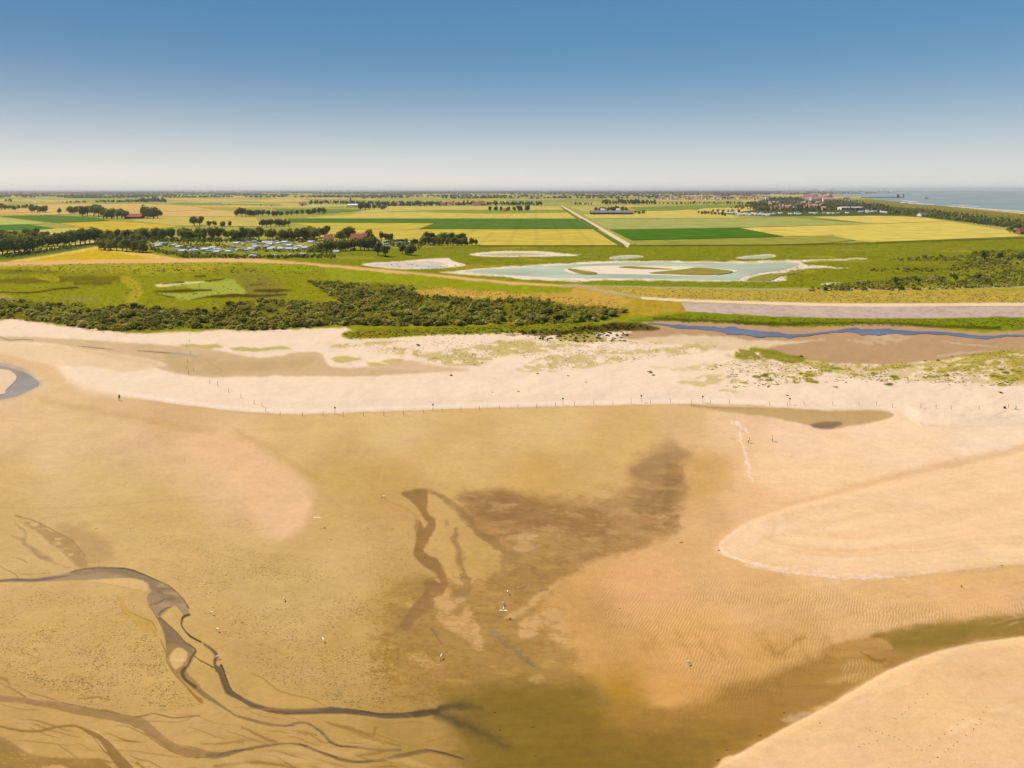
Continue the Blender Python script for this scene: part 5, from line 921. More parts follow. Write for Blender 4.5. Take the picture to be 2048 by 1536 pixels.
def mass_trees(P, du, dv, hm, cols, wm=.42, m=wood):
    for u, v in scatter(P, du, dv):
        p = gp(u, v); h_ = hm * rnd.uniform(.6, 1.25); m.add(p - Vector((0, 0, .5)), h_ * wm * rnd.uniform(.8, 1.3), h_ * wm, h_, jit(rnd.choice(cols)))
# underwood and campsite hedges
for P, hm, cols, du in ((R1([(860, 425), (1200, 435), (2048, 445), (2540, 440), (2560, 455), (2048, 462), (1200, 460), (880, 440)]), 4.5, DARKG, 5), (R1([(1180, 505), (1400, 548), (1680, 560), (1900, 575), (2300, 580), (2680, 560), (2680, 590), (2100, 592), (1500, 592), (1200, 530)]), 3.6, MIDG + DARKG, 5), (R1([(1180, 465), (1500, 470), (1700, 470), (1900, 490), (1880, 505), (1600, 498), (1200, 500)]), 2.6, MIDG + DARKG[3:], 5),
                        (R1([(2048, 500), (2300, 505), (2440, 500), (2700, 520), (2700, 548), (2400, 540), (2048, 535)]), 2.6, MIDG + DARKG, 6), (R2([(140, 420), (300, 430), (560, 440), (640, 460), (620, 545), (400, 550), (420, 500), (560, 470), (260, 460)]), 3.5, MIDG + DARKG, 7), (R2([(950, 455), (1350, 440), (1370, 470), (1300, 520), (1150, 505), (1040, 480)]), 3.4, DARKG + MIDG, 6),
                        (R1([(20, 560), (300, 520), (560, 490), (600, 500), (340, 545), (60, 585)]), 3.0, DARKG, 6), (R1([(130, 250 - 16), (180, 250 - 16), (190, 228), (130, 228)]), 4, DARKG, 4)):
    mass_trees(P, du, 2.2, hm, cols, .5)
for u in (1250, 1270, 1300, 1330, 1370, 1420, 1470): mass_trees(R1([(u + 200, 500), (u + 230, 500), (u + 230, 520), (u + 200, 520)]), 6, 2, 4, MIDG, .5)
# far villages, woods and the dune forest on the right
FARG = [(0.092, 0.109, 0.034), (0.103, 0.121, 0.034), (0.081, 0.098, 0.034)]
for P, du, dv, hm, cols in ((R2([(430, 160), (560, 150), (860, 165), (1040, 175), (1500, 165), (2048, 165), (2288, 165), (2288, 150), (2048, 148), (1300, 150), (430, 140)]), 6, 1.1, 13, FARG), (R3([(700, 150), (900, 140), (1160, 150), (1160, 157), (720, 157)]), 6, .9, 18, FARG), (R3([(1160, 150), (1940, 148), (1940, 157), (1160, 157)]), 6, 1.2, 11, FARG), (R3([(480, 155), (650, 155), (650, 162), (480, 162)]), 6, .9, 9, FARG), (R3([(-60, 155), (240, 155), (240, 160), (-60, 160)]), 6, .9, 10, FARG),
                            (R1([(760, 133), (1320, 130), (1330, 140), (760, 145)]), 6, .9, 12, FARG), (R1([(1100, 128), (1320, 125), (1320, 138), (1100, 140)]), 5, .9, 17, FARG), (R1([(480, 140), (700, 135), (700, 146), (480, 148)]), 7, 1, 9, FARG), (R1([(20, 128), (110, 126), (110, 135), (20, 135)]), 7, 1, 15, FARG), (R1([(1500, 165), (2020, 160), (2020, 166), (1500, 168)]), 26, 2, 9, FARG), (R2([(-20, 165), (420, 165), (420, 169), (-20, 169)]), 22, 2, 9, FARG), (R1([(230, 135), (480, 135), (480, 138), (230, 138)]), 17, 2, 6, FARG),
                            (R4([(-40, 120), (0, 118), (150, 128), (330, 130), (480, 140), (520, 110), (700, 125), (800, 150), (960, 170), (1000, 205), (1080, 245), (1000, 240), (840, 210), (600, 205), (300, 215), (0, 212), (-300, 190)]), 7, 1.3, 9, DARKG + FARG), (R4([(-40, 100), (300, 100), (340, 130), (0, 125)]), 6, 1.1, 12, FARG),
                            (R4([(980, 190), (1250, 195), (1420, 215), (1600, 240), (1800, 270), (2048, 290), (2400, 330), (2400, 400), (2048, 350), (1900, 335), (1600, 300), (1440, 280), (1200, 250), (1080, 240)]), 7, 1.7, 7, DARKG + OLIVE[:2]), (R4([(1500, 272), (1700, 290), (2000, 325), (1980, 350), (1700, 318), (1480, 285)]), 6, 1.7, 6, [(.17, .18, .1), (.14, .16, .08)]),
                            (R4([(560, 108), (680, 115), (960, 145), (1300, 180), (1700, 215), (2048, 250), (2400, 280), (2400, 330), (2048, 285), (1600, 235), (1250, 190), (960, 165), (700, 130)]), 8, 1.5, 3.2, OLIVE + [(.16, .13, .05)])):
    mass_trees(P, du, dv, hm, cols)
for i in range(640):                                       # hazy belts of woodland towards the horizon
    t = rnd.random(); v = V0 + 2.0 + 17 * t ** 2.3; u = rnd.uniform(-250, 1620 if v < 390 else 1500); L_ = rnd.uniform(20, 140) * (1.6 if v < 388 else .7); px = F / (F * 59 / (v - V0))
    if v > 396 and rnd.random() < .5: continue
    n = max(2, int(L_ / max(26 * px, 6.0))); sl_ = rnd.uniform(-.004, .004)
    for k in range(n):
        uu = u + L_ * k / n + rnd.uniform(-1, 1); p = gp(uu, v + sl_ * (uu - u)); W_ = max(L_ / n / px * .75, 10)
        wood.add(p - Vector((0, 0, 1)), W_, rnd.uniform(14, 30), rnd.uniform(10, 19), jit(rnd.choice(FARG)), rnd.choice(FARV))
wood.build('woodland', 'distant woods, hedges and tree belts across the polder', 'woodland')

# ------------------------------------------------------------------ buildings
M_BRICK = mat('brick_wall', (0.26, 0.12, 0.08), .9, .2, noise=.15, nscale=1.5); M_PLASTER = mat('white_wall', (.72, .68, .62), .85, .2, noise=.06); M_GLASS = mat('window_glass', (.04, .05, .06), .12, .5)
M_TILE = mat('red_roof_tiles', (.42, .13, .075), .85, .2, noise=.2, nscale=2); M_TILE2 = mat('orange_roof_tiles', (.55, .2, .1), .85, .2, noise=.2, nscale=2); M_DARKR = mat('grey_sheet_roof', (.2, .17, .17), .8, .3, noise=.15); M_WOODW = mat('dark_boards', (.06, .045, .035), .9, .1, noise=.2); M_WHITE = mat('white_metal', (.78, .76, .72), .45, .5)
M_PINK = mat('pink_roof_tiles', (.62, .36, .28), .85, .2, noise=.2, nscale=.5); M_CREAM = mat('cream_wall', (.74, .64, .52), .9, .2, noise=.08)
def house(name, label, u, v, w_, d_, hw, hr, rz=0.0, wall=M_BRICK, roof=M_TILE, nwin=3, group=None, chimney=True):
    r_ = empty(name, gp(u, v), rz); x, y = w_ / 2, d_ / 2
    MB().add([(-x, -y, -.3), (x, -y, -.3), (x, y, -.3), (-x, y, -.3), (-x, -y, hw), (x, -y, hw), (x, y, hw), (-x, y, hw), (-x, 0, hw + hr), (x, 0, hw + hr)],
             [(0, 1, 5, 4), (1, 2, 6, 9, 5), (2, 3, 7, 6), (3, 0, 4, 8, 7)]).build('wall', wall, r_)
    o = .4; k = hr / y; rf = MB()
    for s in (-1, 1):
        e = (y + o); z0 = hw + hr - k * e
        a = [(-x - o, s * e, z0), (x + o, s * e, z0), (x + o, 0, hw + hr + .02), (-x - o, 0, hw + hr + .02)]; rf.add(a + [(p[0], p[1], p[2] + .22) for p in a], [(0, 1, 2, 3), (4, 5, 6, 7), (0, 1, 5, 4), (1, 2, 6, 5), (2, 3, 7, 6), (3, 0, 4, 7)])
    ro = rf.build('roof', roof, r_)
    if chimney: MB().box((x * .5, 0, hw + hr + .5), (.8, .8, 1.6)).build('chimney', M_BRICK, ro)
    ww = min(1.4, w_ / (nwin * 2.2))
    for i in range(nwin):
        cx = -x + w_ * (i + .5) / nwin
        if i == nwin // 2: MB().box((cx, -y - .03, 1.0), (1.1, .1, 2.1)).build('door', M_WOODW, r_)
        else: MB().box((cx, -y - .03, hw * .55), (ww, .1, min(1.4, hw * .45))).build('window', M_GLASS, r_)
    return tag(r_, label, 'house' if 'barn' not in name else 'barn', group)
house('barn', 'old barn with red tiled roof and dark boards between two tree clumps', 269, 437, 34, 13, 4.0, 6.0, 0.0, M_WOODW, M_TILE, 4, None, False)
house('farmhouse', 'large farmhouse with broad brown-red roof above the dark hedge', 718, 482, 18, 12, 2.8, 5.6, .12, M_BRICK, M_TILE, 5)
house('cottage', 'cottage with bright orange roof between trees beside the campsite', 657, 483, 10, 8, 3.6, 4.2, .25, M_CREAM, M_TILE2, 3)
house('cottage', 'half-hidden pink cottage left of the orange-roofed cottage', 613, 478, 8, 7, 3.0, 3.6, .1, M_CREAM, M_TILE2, 3)
house('long_barn', 'very long low barn with grey-purple roof in the golden field', 1223, 428.8, 100, 22, 4.5, 4.5, 0.0, M_WOODW, M_DARKR, 9, None, False)
for u, lab in ((1205, 'small white-roofed shed at the left end of the long barn'), (1236, 'small white-roofed shed behind the right half of the long barn')):
    house('shed', lab, u, 426.6, 9, 8, 8, 4, 0.0, M_PLASTER, M_WHITE, 3, None, False)
house('house', 'red-brick house cut by the right edge beside the golden field', 2043, 468, 11, 8, 3.2, 5, .15, M_BRICK, M_TILE, 3)
house('house', 'lone red house in the tree clump on the golden field', 1012, 422.5, 14, 10, 4, 5, 0, M_PINK, M_TILE2, 3)
house('glasshouse', 'white-roofed long shed in the far village trees', 713, 413, 60, 20, 5, 4, 0, M_PLASTER, M_WHITE, 5, None, False)
house('sports_hall', 'long white flat building above the right campsite', 1700, 419.5, 62, 25, 7, 1.5, 0, M_PLASTER, M_WHITE, 7, None, False)
house('farmhouse', 'pale farm building at the right end of the field lane', 1846, 432.5, 22, 12, 4, 4, .3, M_PLASTER, M_DARKR, 3)
for k, (u, v, w_, t) in enumerate(((606, 410.5, 26, 'leftmost'), (796, 411.5, 30, 'second'), (886, 411, 26, 'third'), (902, 410.5, 22, 'fourth'), (918, 410, 26, 'fifth'), (952, 411.2, 26, 'sixth'), (966, 411, 20, 'rightmost'))):
    house('house', t + ' red-roofed house from the left in the far village row', u, v, w_, 16, 6, 6, rnd.uniform(-.2, .2), rnd.choice([M_BRICK, M_CREAM]), M_TILE, 3, 'far village houses')
# church spire of the far village
r_ = empty('church', gp(701, 411)); MB().box((0, 0, 9), (7, 7, 18)).build('tower', M_BRICK, r_); MB().lathe([(4.6, 18), (2.2, 27), (.1, 38)], 4).build('spire', M_DARKR, r_); tag(r_, 'church tower with slim dark spire in the far village', 'church')
# holiday village: rows of pink-red roofs, each a small house
def small_house(wall, roof):
    return MB().add([(-5, -4, -.5), (5, -4, -.5), (5, 4, -.5), (-5, 4, -.5), (-5, -4, 5), (5, -4, 5), (5, 4, 5), (-5, 4, 5)], [(0, 1, 5, 4), (1, 2, 6, 5), (2, 3, 7, 6), (3, 0, 4, 7)], 0).add(
        [(-5.4, -4.6, 4.6), (5.4, -4.6, 4.6), (5.4, 4.6, 4.6), (-5.4, 4.6, 4.6), (-5.4, 0, 10.5), (5.4, 0, 10.5)], [(0, 1, 5, 4), (2, 3, 4, 5), (1, 2, 5), (3, 0, 4)], 1).mesh('holiday_house', [wall, roof])
HM = [small_house(M_PLASTER, M_PINK), small_house(M_CREAM, M_PINK), small_house(M_PINK, M_TILE2), small_house(M_PLASTER, M_PINK)]
for k in range(150):
    u = rnd.uniform(1318, 1540); top = 396.2 - (u - 1318) * .012; v = rnd.uniform(top, top + 3.2 + (u - 1318) * .014); o = link('holiday_house', HM[k % 4]); o.location = gp(u, v); o.rotation_euler = (0, 0, rnd.choice([0, 1.57, .4, -.4])); o.scale = (1.25,) * 3
    tag(o, 'tiny pink-roofed house in the dense holiday village before the horizon', 'house', 'houses of the holiday village')
for k in range(46):
    u, v = 1608 + 54 * (k + rnd.random()) / 46, rnd.uniform(395.5, 403); o = link('town_house', HM[k % 4]); o.location = gp(u, v); s = rnd.uniform(1.5, 2.4); o.scale = (s, s, s * rnd.uniform(1, 1.5)); o.rotation_euler = (0, 0, rnd.uniform(-.5, .5))
    tag(o, ordinal(k + 1) + ' red-roofed seaside town house from the left among trees near the pier', 'house', 'houses of the seaside town')
for k in range(34):
    u, v = 1536 + 114 * (k + rnd.random()) / 34, rnd.uniform(406, 420); o = link('bungalow', HM[k % 4]); o.location = gp(u, v); o.rotation_euler = (0, 0, rnd.uniform(-.7, .7)); s = rnd.uniform(.8, 1.1); o.scale = (s,) * 3
    tag(o, ordinal(k + 1) + ' bungalow from the left peeping out of the wood behind the right campsite', 'house', 'bungalows in the right-hand wood')
for k, (u, v, w_, h_, t) in enumerate(((1660, 394.5, 28, 20, 'tall hotel with red roof at the sea front'), (1622, 399, 40, 20, 'broad pink apartment hotel in the seaside town'), (1692, 398.5, 36, 10, 'low red-roofed pavilion on the dune by the pier'), (1655, 403.5, 44, 12, 'pink terrace of houses below the seaside town'), (1637, 397, 24, 24, 'pale hotel tower in the seaside town'))):
    house('hotel', t, u, v, w_, 16, h_, 9, rnd.uniform(-.2, .2), [M_PLASTER, M_CREAM, M_PINK, M_CREAM, M_CREAM][k], M_PINK, 5)

# ------------------------------------------------------------------ caravans
M_CAR = mat('caravan_shell', (.80, .78, .74), .4, .5); M_AWN = mat('grey_awning', (.42, .41, .42), .8, .2)
def caravan(kind):
    L_, W_, H_ = [(5.6, 2.3, 2.5), (7.2, 2.6, 2.6), (5.0, 2.2, 2.4)][kind]; mb = MB(); x, y = L_ / 2, W_ / 2
    pr = [(-x, .6), (-x * 1.02, 1.3), (-x * .9, H_ - .15), (-x * .7, H_), (x * .7, H_), (x * .92, H_ - .2), (x * 1.04, 1.2), (x, .55)]; n = len(pr)
    mb.add([(p[0], -y, p[1]) for p in pr] + [(p[0], y, p[1]) for p in pr], [tuple(range(n)), tuple(range(2 * n - 1, n - 1, -1))] + [(i, i + n, (i + 1) % n + n, (i + 1) % n) for i in range(n)], 0)
    for cx in (-x * .55, .1, x * .6): mb.box((cx, -y - .01, 1.65), (L_ * .2, .04, .55), 1)
    for s in (-1, 1): mb.box((-.2, s * (y - .2), .35), (.65, .2, .65), 2)
    if kind != 2: mb.add([(-x * .7, -y, 2.3), (x * .7, -y, 2.3), (x * .7, -y - 2.3, 1.8), (-x * .7, -y - 2.3, 1.8), (-x * .7, -y - 2.3, 0), (x * .7, -y - 2.3, 0), (x * .7, -y, 0), (-x * .7, -y, 0)], [(0, 3, 2, 1), (3, 4, 5, 2), (0, 7, 4, 3), (1, 2, 5, 6)], 3 if kind == 0 else 0)
    mb.tube([(x, 0, .5), (x + 1.2, 0, .45)], .06, 4, 2)
    return mb.mesh('caravan', [M_CAR, M_GLASS, mat('tyre', (.03, .03, .03), .9, .2), M_AWN])
CM = [caravan(k) for k in range(3)]
ck = 400 / 2048
CL = [(280 + x * ck, 440 + y * ck) for x, y in ((160, 262), (200, 258), (235, 256), (190, 275), (320, 272), (345, 270), (400, 286), (375, 324), (500, 302), (440, 330), (540, 328), (580, 302), (580, 332), (640, 318), (680, 314), (700, 340), (745, 296), (780, 316), (790, 338), (850, 330), (930, 316), (910, 334), (1000, 322), (1050, 316), (1085, 330), (1170, 312), (945, 284), (992, 250), (1100, 240), (1165, 236), (1215, 248), (1060, 262), (1170, 268), (1280, 238), (1330, 240), (1400, 232), (1268, 258), (1330, 262), (1290, 288), (1350, 292), (1340, 308), (1420, 246), (1480, 238), (1510, 248), (1575, 248), (1530, 272), (1440, 308), (1485, 306), (1530, 308), (1600, 308), (1640, 280), (1685, 298), (1750, 238), (1800, 246), (1845, 252), (1170, 362), (1540, 374), (1660, 370), (1690, 366), (1145, 388), (1360, 378), (1470, 272), (1590, 288), (650, 306), (1130, 306), (1180, 285))]
CL2 = [(600 + x * 380 / 2048, 440 + y * 380 / 2048) for x, y in ((920, 240), (940, 268), (1045, 258), (1080, 262), (1125, 256), (1180, 252), (1200, 258), (1420, 268), (430, 328), (575, 322), (390, 354), (35, 388))]
for lst, where in ((CL, 'white caravan pitched in the leafy campsite behind the left dike'), (CL2, 'white caravan between the farmhouse hedge and the field copse')):
    for k, (u, v) in enumerate(sorted(lst)):
        o = link('caravan', CM[rnd.choice([0, 1, 1, 2])]); o.location = gp(u, v); o.rotation_euler = (0, 0, rnd.choice([0, .1, -.15, 3.1, .3, 1.3, -.3])); s = rnd.uniform(.85, 1.15); o.scale = (s,) * 3; tag(o, ordinal(k + 1) + ' ' + where.replace('caravan ', 'caravan from the left '), 'caravan', 'caravans ' + where[14:])
k4 = 270 / 2048
CR_ = [(1290 + x * k4, 385 + y * k4) for x, y in [(rnd.uniform(1150, 1560), 0) for _ in range(46)]]
for k in range(64):
    if k < 40: u = 1440 + 2.5 * (k + rnd.random()); v = 427.6 + (u - 1440) * .03 + rnd.uniform(-2.2, 2.0)
    elif k < 52: u = 1545 + 13 * (k - 40 + rnd.random()); v = 428.6 + rnd.uniform(-1.5, .8)
    else: u = 1720 + 4.8 * (k - 52 + rnd.random()); v = 425 + rnd.uniform(-2.5, 1.5)
    o = link('caravan', CM[rnd.choice([0, 1, 1])]); o.location = gp(u, v); o.rotation_euler = (0, 0, rnd.uniform(-.5, .5)); o.scale = (1.45,) * 3; tag(o, ordinal(k + 1) + ' white caravan from the left in the far right campsite', 'caravan', 'caravans of the right-hand campsite')
# ------------------------------------------------------------------ fence posts along the strand
M_POST = mat('weathered_post', (.28, .2, .14), .95, .1, noise=.2); M_SIGN = mat('dark_sign', (.06, .05, .06), .7, .2)
pm = MB().tube([(0, 0, -.3), (0.01, 0, .6), (0, .01, 1.1)], [.055, .05, .045], 7).mesh('post', M_POST)
PT = S1([(1520, 605), (1515, 655), (1490, 692), (1525, 755), (1500, 822), (1495, 872), (1548, 888), (1508, 918), (1678, 988), (1740, 1006), (1828, 1057), (1928, 1104), (2032, 1152)]) + S2([(48, 1172), (78, 1213), (192, 1247), (370, 1252), (537, 1248), (697, 1252), (860, 1248), (1023, 1248), (1180, 1242), (1340, 1228), (1490, 1218), (1640, 1213), (1787, 1203), (1948, 1193)]) + \
     S3([(47, 1183), (197, 1182), (350, 1173), (500, 1167), (655, 1158), (807, 1157), (953, 1148), (1109, 1147), (1267, 1142), (1438, 1150), (1588, 1152), (1738, 1152)]) + S4([(14, 1167), (154, 1167), (289, 1162), (518, 1162), (728, 1162), (868, 1162), (996, 1180), (1224, 1187), (1345, 1187), (1466, 1197), (1690, 1197), (1922, 1186)])
for k, (u, v) in enumerate(PT):
    o = link('fence_post', pm); o.location = gp(u, v); o.rotation_euler = (rnd.uniform(-.05, .05), rnd.uniform(-.06, .06), rnd.uniform(0, 6)); o.scale = (1, 1, rnd.uniform(.9, 1.2))
    tag(o, (ordinal(k - 7) + ' thin wooden post from the left along the strand line') if k > 7 else ordinal(k + 1) + ' wooden post from the top in the line crossing the wet hollow', 'post', 'posts marking the beach edge')
for k, (u, v) in enumerate(S2([(632, 1232), (1416, 1207)]) + S3([(408, 1158), (1035, 1134), (1526, 1140)]) + S4([(175, 1158)])):
    r_ = empty('sign_post', gp(u, v)); MB().tube([(0, 0, -.3), (0, 0, 1.75)], .05, 7).build('pole', M_POST, r_); MB().box((0, -.07, 1.7), (.42, .05, .42)).build('sign_board', M_SIGN, r_)
    tag(r_, ordinal(k + 1) + ' taller pole from the left with a dark square sign among the strand posts', 'sign', 'sign poles on the strand')

# ------------------------------------------------------------------ people, animals
def skin(name, pts, edges, mats_fn, mats, sub=1):
    """one continuous body grown round a skeleton; pts: name -> (x, y, z, radius)"""
    ks = list(pts); me = bpy.data.meshes.new(name); me.from_pydata([pts[k][:3] for k in ks], [(ks.index(a), ks.index(b)) for a, b in edges], [])
    o = bpy.data.objects.new(name, me); col.objects.link(o); o.modifiers.new('skin', 'SKIN'); sm = o.modifiers.new('sub', 'SUBSURF'); sm.levels = sub; sm.render_levels = sub
    for i, k in enumerate(ks): r_ = pts[k][3]; me.skin_vertices[0].data[i].radius = (r_, r_) if not isinstance(r_, tuple) else r_
    me.skin_vertices[0].data[0].use_root = True
    dg = bpy.context.evaluated_depsgraph_get(); m2 = bpy.data.meshes.new_from_object(o.evaluated_get(dg)); bpy.data.objects.remove(o); m2.name = name
    for m in mats: m2.materials.append(m)
    for p in m2.polygons: p.material_index = mats_fn(p.center); p.use_smooth = True
    return m2
M_SKIN = mat('skin', (.42, .25, .17), .6, .3); M_HAIR = mat('dark_hair', (.03, .022, .018), .8, .2)
def cloth(n, c): return mat(n, c, .9, .1, noise=.12, nscale=4)
def person(label, u, v, shirt, trousers, rz, pose='walk', hat=None, group=None, loc=None):
    sx = .19
    if pose == 'walk': hip, kn, ft, kn2, ft2 = (0, 0, .95), (-.16, -.09, .5), (-.02, -.10, .06), (.18, .09, .5), (.30, .10, .08); lean = .05
    elif pose == 'stand': hip, kn, ft, kn2, ft2 = (0, 0, .95), (.02, -.11, .5), (0, -.12, .06), (.02, .11, .5), (0, .12, .06); lean = 0
    elif pose == 'bend': hip, kn, ft, kn2, ft2 = (0, 0, .72), (.18, -.12, .44), (.0, -.13, .06), (.18, .12, .44), (0, .13, .06); lean = .42
    elif pose == 'sit': hip, kn, ft, kn2, ft2 = (0, 0, .14), (.42, -.12, .42), (.7, -.13, .07), (.42, .12, .42), (.7, .13, .07); lean = -.12
    else: hip, kn, ft, kn2, ft2 = (0, 0, 1.0), (.34, -.11, .78), (.22, -.12, .36), (.24, .11, .62), (.06, .12, .22); lean = .22
    hx, hz = hip[0], hip[2]; tz = .52 * math.cos(math.asin(min(.9, abs(lean) / .52)))
    ch = (hx + lean * .75, 0, hz + tz * .78); nk = (hx + lean, 0, hz + tz); hd = (hx + lean * 1.2 + .02, 0, hz + tz + .13); tp = (hx + lean * 1.25, 0, hz + tz + .24)
    P = {'hip': (*hip, .145), 'waist': (hx + lean * .4, 0, hz + tz * .4, .13), 'chest': (*ch, .155), 'neck': (*nk, .06), 'head': (*hd, .095), 'top': (*tp, .085), 'nose': (hd[0] + .1, 0, hd[2], .022)}
    E = [('hip', 'waist'), ('waist', 'chest'), ('chest', 'neck'), ('neck', 'head'), ('head', 'top'), ('head', 'nose')]
    for s, k_, f_ in ((-1, kn, ft), (1, kn2, ft2)):
        n_ = 'rl'[s > 0]; reach = pose in ('bend', 'ride'); sh = (ch[0], s * .2, ch[2] + .08)
        el = (sh[0] + (.12 if reach else .04 * s), s * .25, sh[2] - .27); ha = (sh[0] + (.42 if pose == 'ride' else .2 if reach else .1 * s), s * (.2 if reach else .27), sh[2] - (.42 if pose == 'ride' else .5))
        P.update({'sh' + n_: (*sh, .065), 'el' + n_: (*el, .045), 'wr' + n_: (*ha, .03), 'pm' + n_: (ha[0] + .02, ha[1], ha[2] - .08, .035), 'th' + n_: (hx + (k_[0] - hx) * .25, s * .1, hz + (k_[2] - hz) * .25, .095), 'kn' + n_: (*k_, .06), 'an' + n_: (*f_, .042), 'to' + n_: (f_[0] + .17, f_[1], f_[2] - .02, .035)})
        E += [('chest', 'sh' + n_), ('sh' + n_, 'el' + n_), ('el' + n_, 'wr' + n_), ('wr' + n_, 'pm' + n_), ('hip', 'th' + n_), ('th' + n_, 'kn' + n_), ('kn' + n_, 'an' + n_), ('an' + n_, 'to' + n_)]
        for q_ in range(5):
            off = (q_ - 2) * .018; ln = (.05, .075, .085, .078, .06)[q_]
            P['f%s%d' % (n_, q_)] = (ha[0] + .02 + off * (1.6 if q_ == 0 else 1), ha[1] - s * .012, ha[2] - .09 - ln * (.5 if q_ == 0 else 1), .009); E.append(('pm' + n_, 'f%s%d' % (n_, q_)))
    zt, zn = hz + .03, nk[2] - .02
    hands = [P['pmr'], P['pml']]
    def fn(c):
        if c.z > zn and abs(c.y) < .14: return 2
        if min((Vector(h[:3]) - c).length for h in hands) < .12: return 2
        if c.z < .13 and pose != 'sit': return 3
        return 0 if (c.z > zt and not (pose == 'sit' and c.x > .25)) else 1
    me = skin('body', P, E, fn, [shirt, trousers, M_SKIN, M_HAIR])
    r_ = empty('person', loc if loc is not None else gp(u, v), rz); link('body', me, r_)
    hm = hat or M_HAIR; MB().lathe([(.11 if not hat else .17, -.02), (.115, .03), (.1, .09), (.05, .13), (.01, .14)], 10, 0, (tp[0] - .02, 0, tp[2] - .05)).build('hat' if hat else 'hair', hm, r_, True)
    return tag(r_, label, 'person', group)
DARKC = cloth('dark_brown_jacket', (.035, .018, .014)); TAN = cloth('tan_trousers', (.12, .075, .03)); WHT = cloth('white_shirt', (.75, .73, .7)); BLK = cloth('black_shorts', (.02, .018, .02)); BLU = cloth('pale_blue_top', (.3, .38, .5)); RED = cloth('dark_red_top', (.22, .03, .03))
person('walker in dark jacket and tan trousers on the left sand flat', 238.5, 801, DARKC, TAN, 2.6, 'walk')
p2 = person('person in white shirt bending down near the pale foam line', 1496, 886, WHT, BLK, .4, 'bend')
p3 = person('person in white top and dark shorts standing right of the bending one', 1545, 883, WHT, BLK, 2.9, 'stand', hat=M_HAIR)
p2.scale = (.85,) * 3; p3.scale = (.78,) * 3
person('person in pale blue sitting on the dry beach at far right', 2031, 819, BLU, WHT, 3.0, 'sit')
MB().lathe([(.05, 0), (.28, .02), (.32, .25), (.26, .5), (.12, .62)], 9, 0, (0, 0, 0), (1, .7, 1)).mesh('bag', M_SIGN)
r_ = empty('backpack', gp(2009.5, 817)); MB().lathe([(.05, 0), (.28, .02), (.32, .25), (.26, .5), (.12, .62)], 9, 0, (0, 0, 0), (1, .7, 1)).build('bag', BLK, r_, True); MB().tube([(-.1, -.2, .1), (-.14, -.3, .35), (-.08, -.18, .56)], .03, 5).build('strap', BLK, r_); tag(r_, 'black backpack on the dry beach at far right', 'bag')
r_ = empty('beach_towel', gp(2018, 818.5), .05); MB().add([(x * .5 - 1.1, y * .45 - .5, .02 + .02 * math.sin(x * 2.1 + y)) for y in range(3) for x in range(5)], [(y * 5 + x, y * 5 + x + 1, y * 5 + x + 6, y * 5 + x + 5) for y in range(2) for x in range(4)]).build('cloth', cloth('pale_yellow_towel', (.7, .58, .3)), r_); tag(r_, 'pale yellow towel on the sand beside the black backpack', 'towel')
# cyclists on the crest path
M_TYRE = mat('bicycle_tyre', (.025, .025, .025), .9, .2); M_FRAME = mat('bicycle_frame', (.1, .1, .12), .4, .5, .5)
def bicycle(p, rz, label):
    r_ = empty('bicycle', p, rz)
    for x in (-.52, .52):
        wl = MB().tube([(x + .34 * math.cos(a * math.pi / 8), 0, .34 + .34 * math.sin(a * math.pi / 8)) for a in range(17)], .022, 5).build('wheel', M_TYRE, r_); MB().tube([(x, -.05, .34), (x, .05, .34)], .03, 6).build('hub', M_FRAME, wl)
    f = MB()
    for a, b in (((-.52, 0, .34), (-.1, 0, .32)), ((-.1, 0, .32), (-.2, 0, .85)), ((-.2, 0, .82), (.38, 0, .86)), ((-.1, 0, .32), (.4, 0, .78)), ((-.52, 0, .34), (-.2, 0, .8)), ((.52, 0, .34), (.36, 0, 1.0))): f.tube([a, b], .022, 5)
    f.build('frame', M_FRAME, r_); MB().box((-.22, 0, .92), (.26, .15, .06)).build('saddle', M_TYRE, r_); MB().tube([(.3, -.28, 1.03), (.37, -.1, 1.05), (.37, .1, 1.05), (.3, .28, 1.03)], .018, 5).build('handlebar', M_FRAME, r_); MB().tube([(-.1, -.14, .3), (-.1, .14, .3)], .02, 5).build('pedals', M_FRAME, r_)
    return tag(r_, label, 'bicycle', 'bicycles on the dike path')
for k, (u, top, bot, t) in enumerate(((1858, WHT, BLK, 'leftmost cyclist on the dike crest path in white top'), (1885.5, WHT, BLK, 'second cyclist from the left on the dike crest path'), (1950, RED, BLK, 'cyclist in dark red on the dike crest path'), (1961, BLU, WHT, 'rightmost cyclist on the dike crest path in pale blue'))):
    v = float(np.interp(u, [c[0] for c in CREST], [c[1] for c in CREST])) + .6; p = gp(u, v); bicycle(p, math.pi if k < 2 else 0, 'bicycle ridden by the ' + t)
    person(t, u, v, top, bot, math.pi if k < 2 else 0, 'ride', group='cyclists on the dike path', loc=p + Vector((-.22 if k > 1 else .22, 0, -.02)))
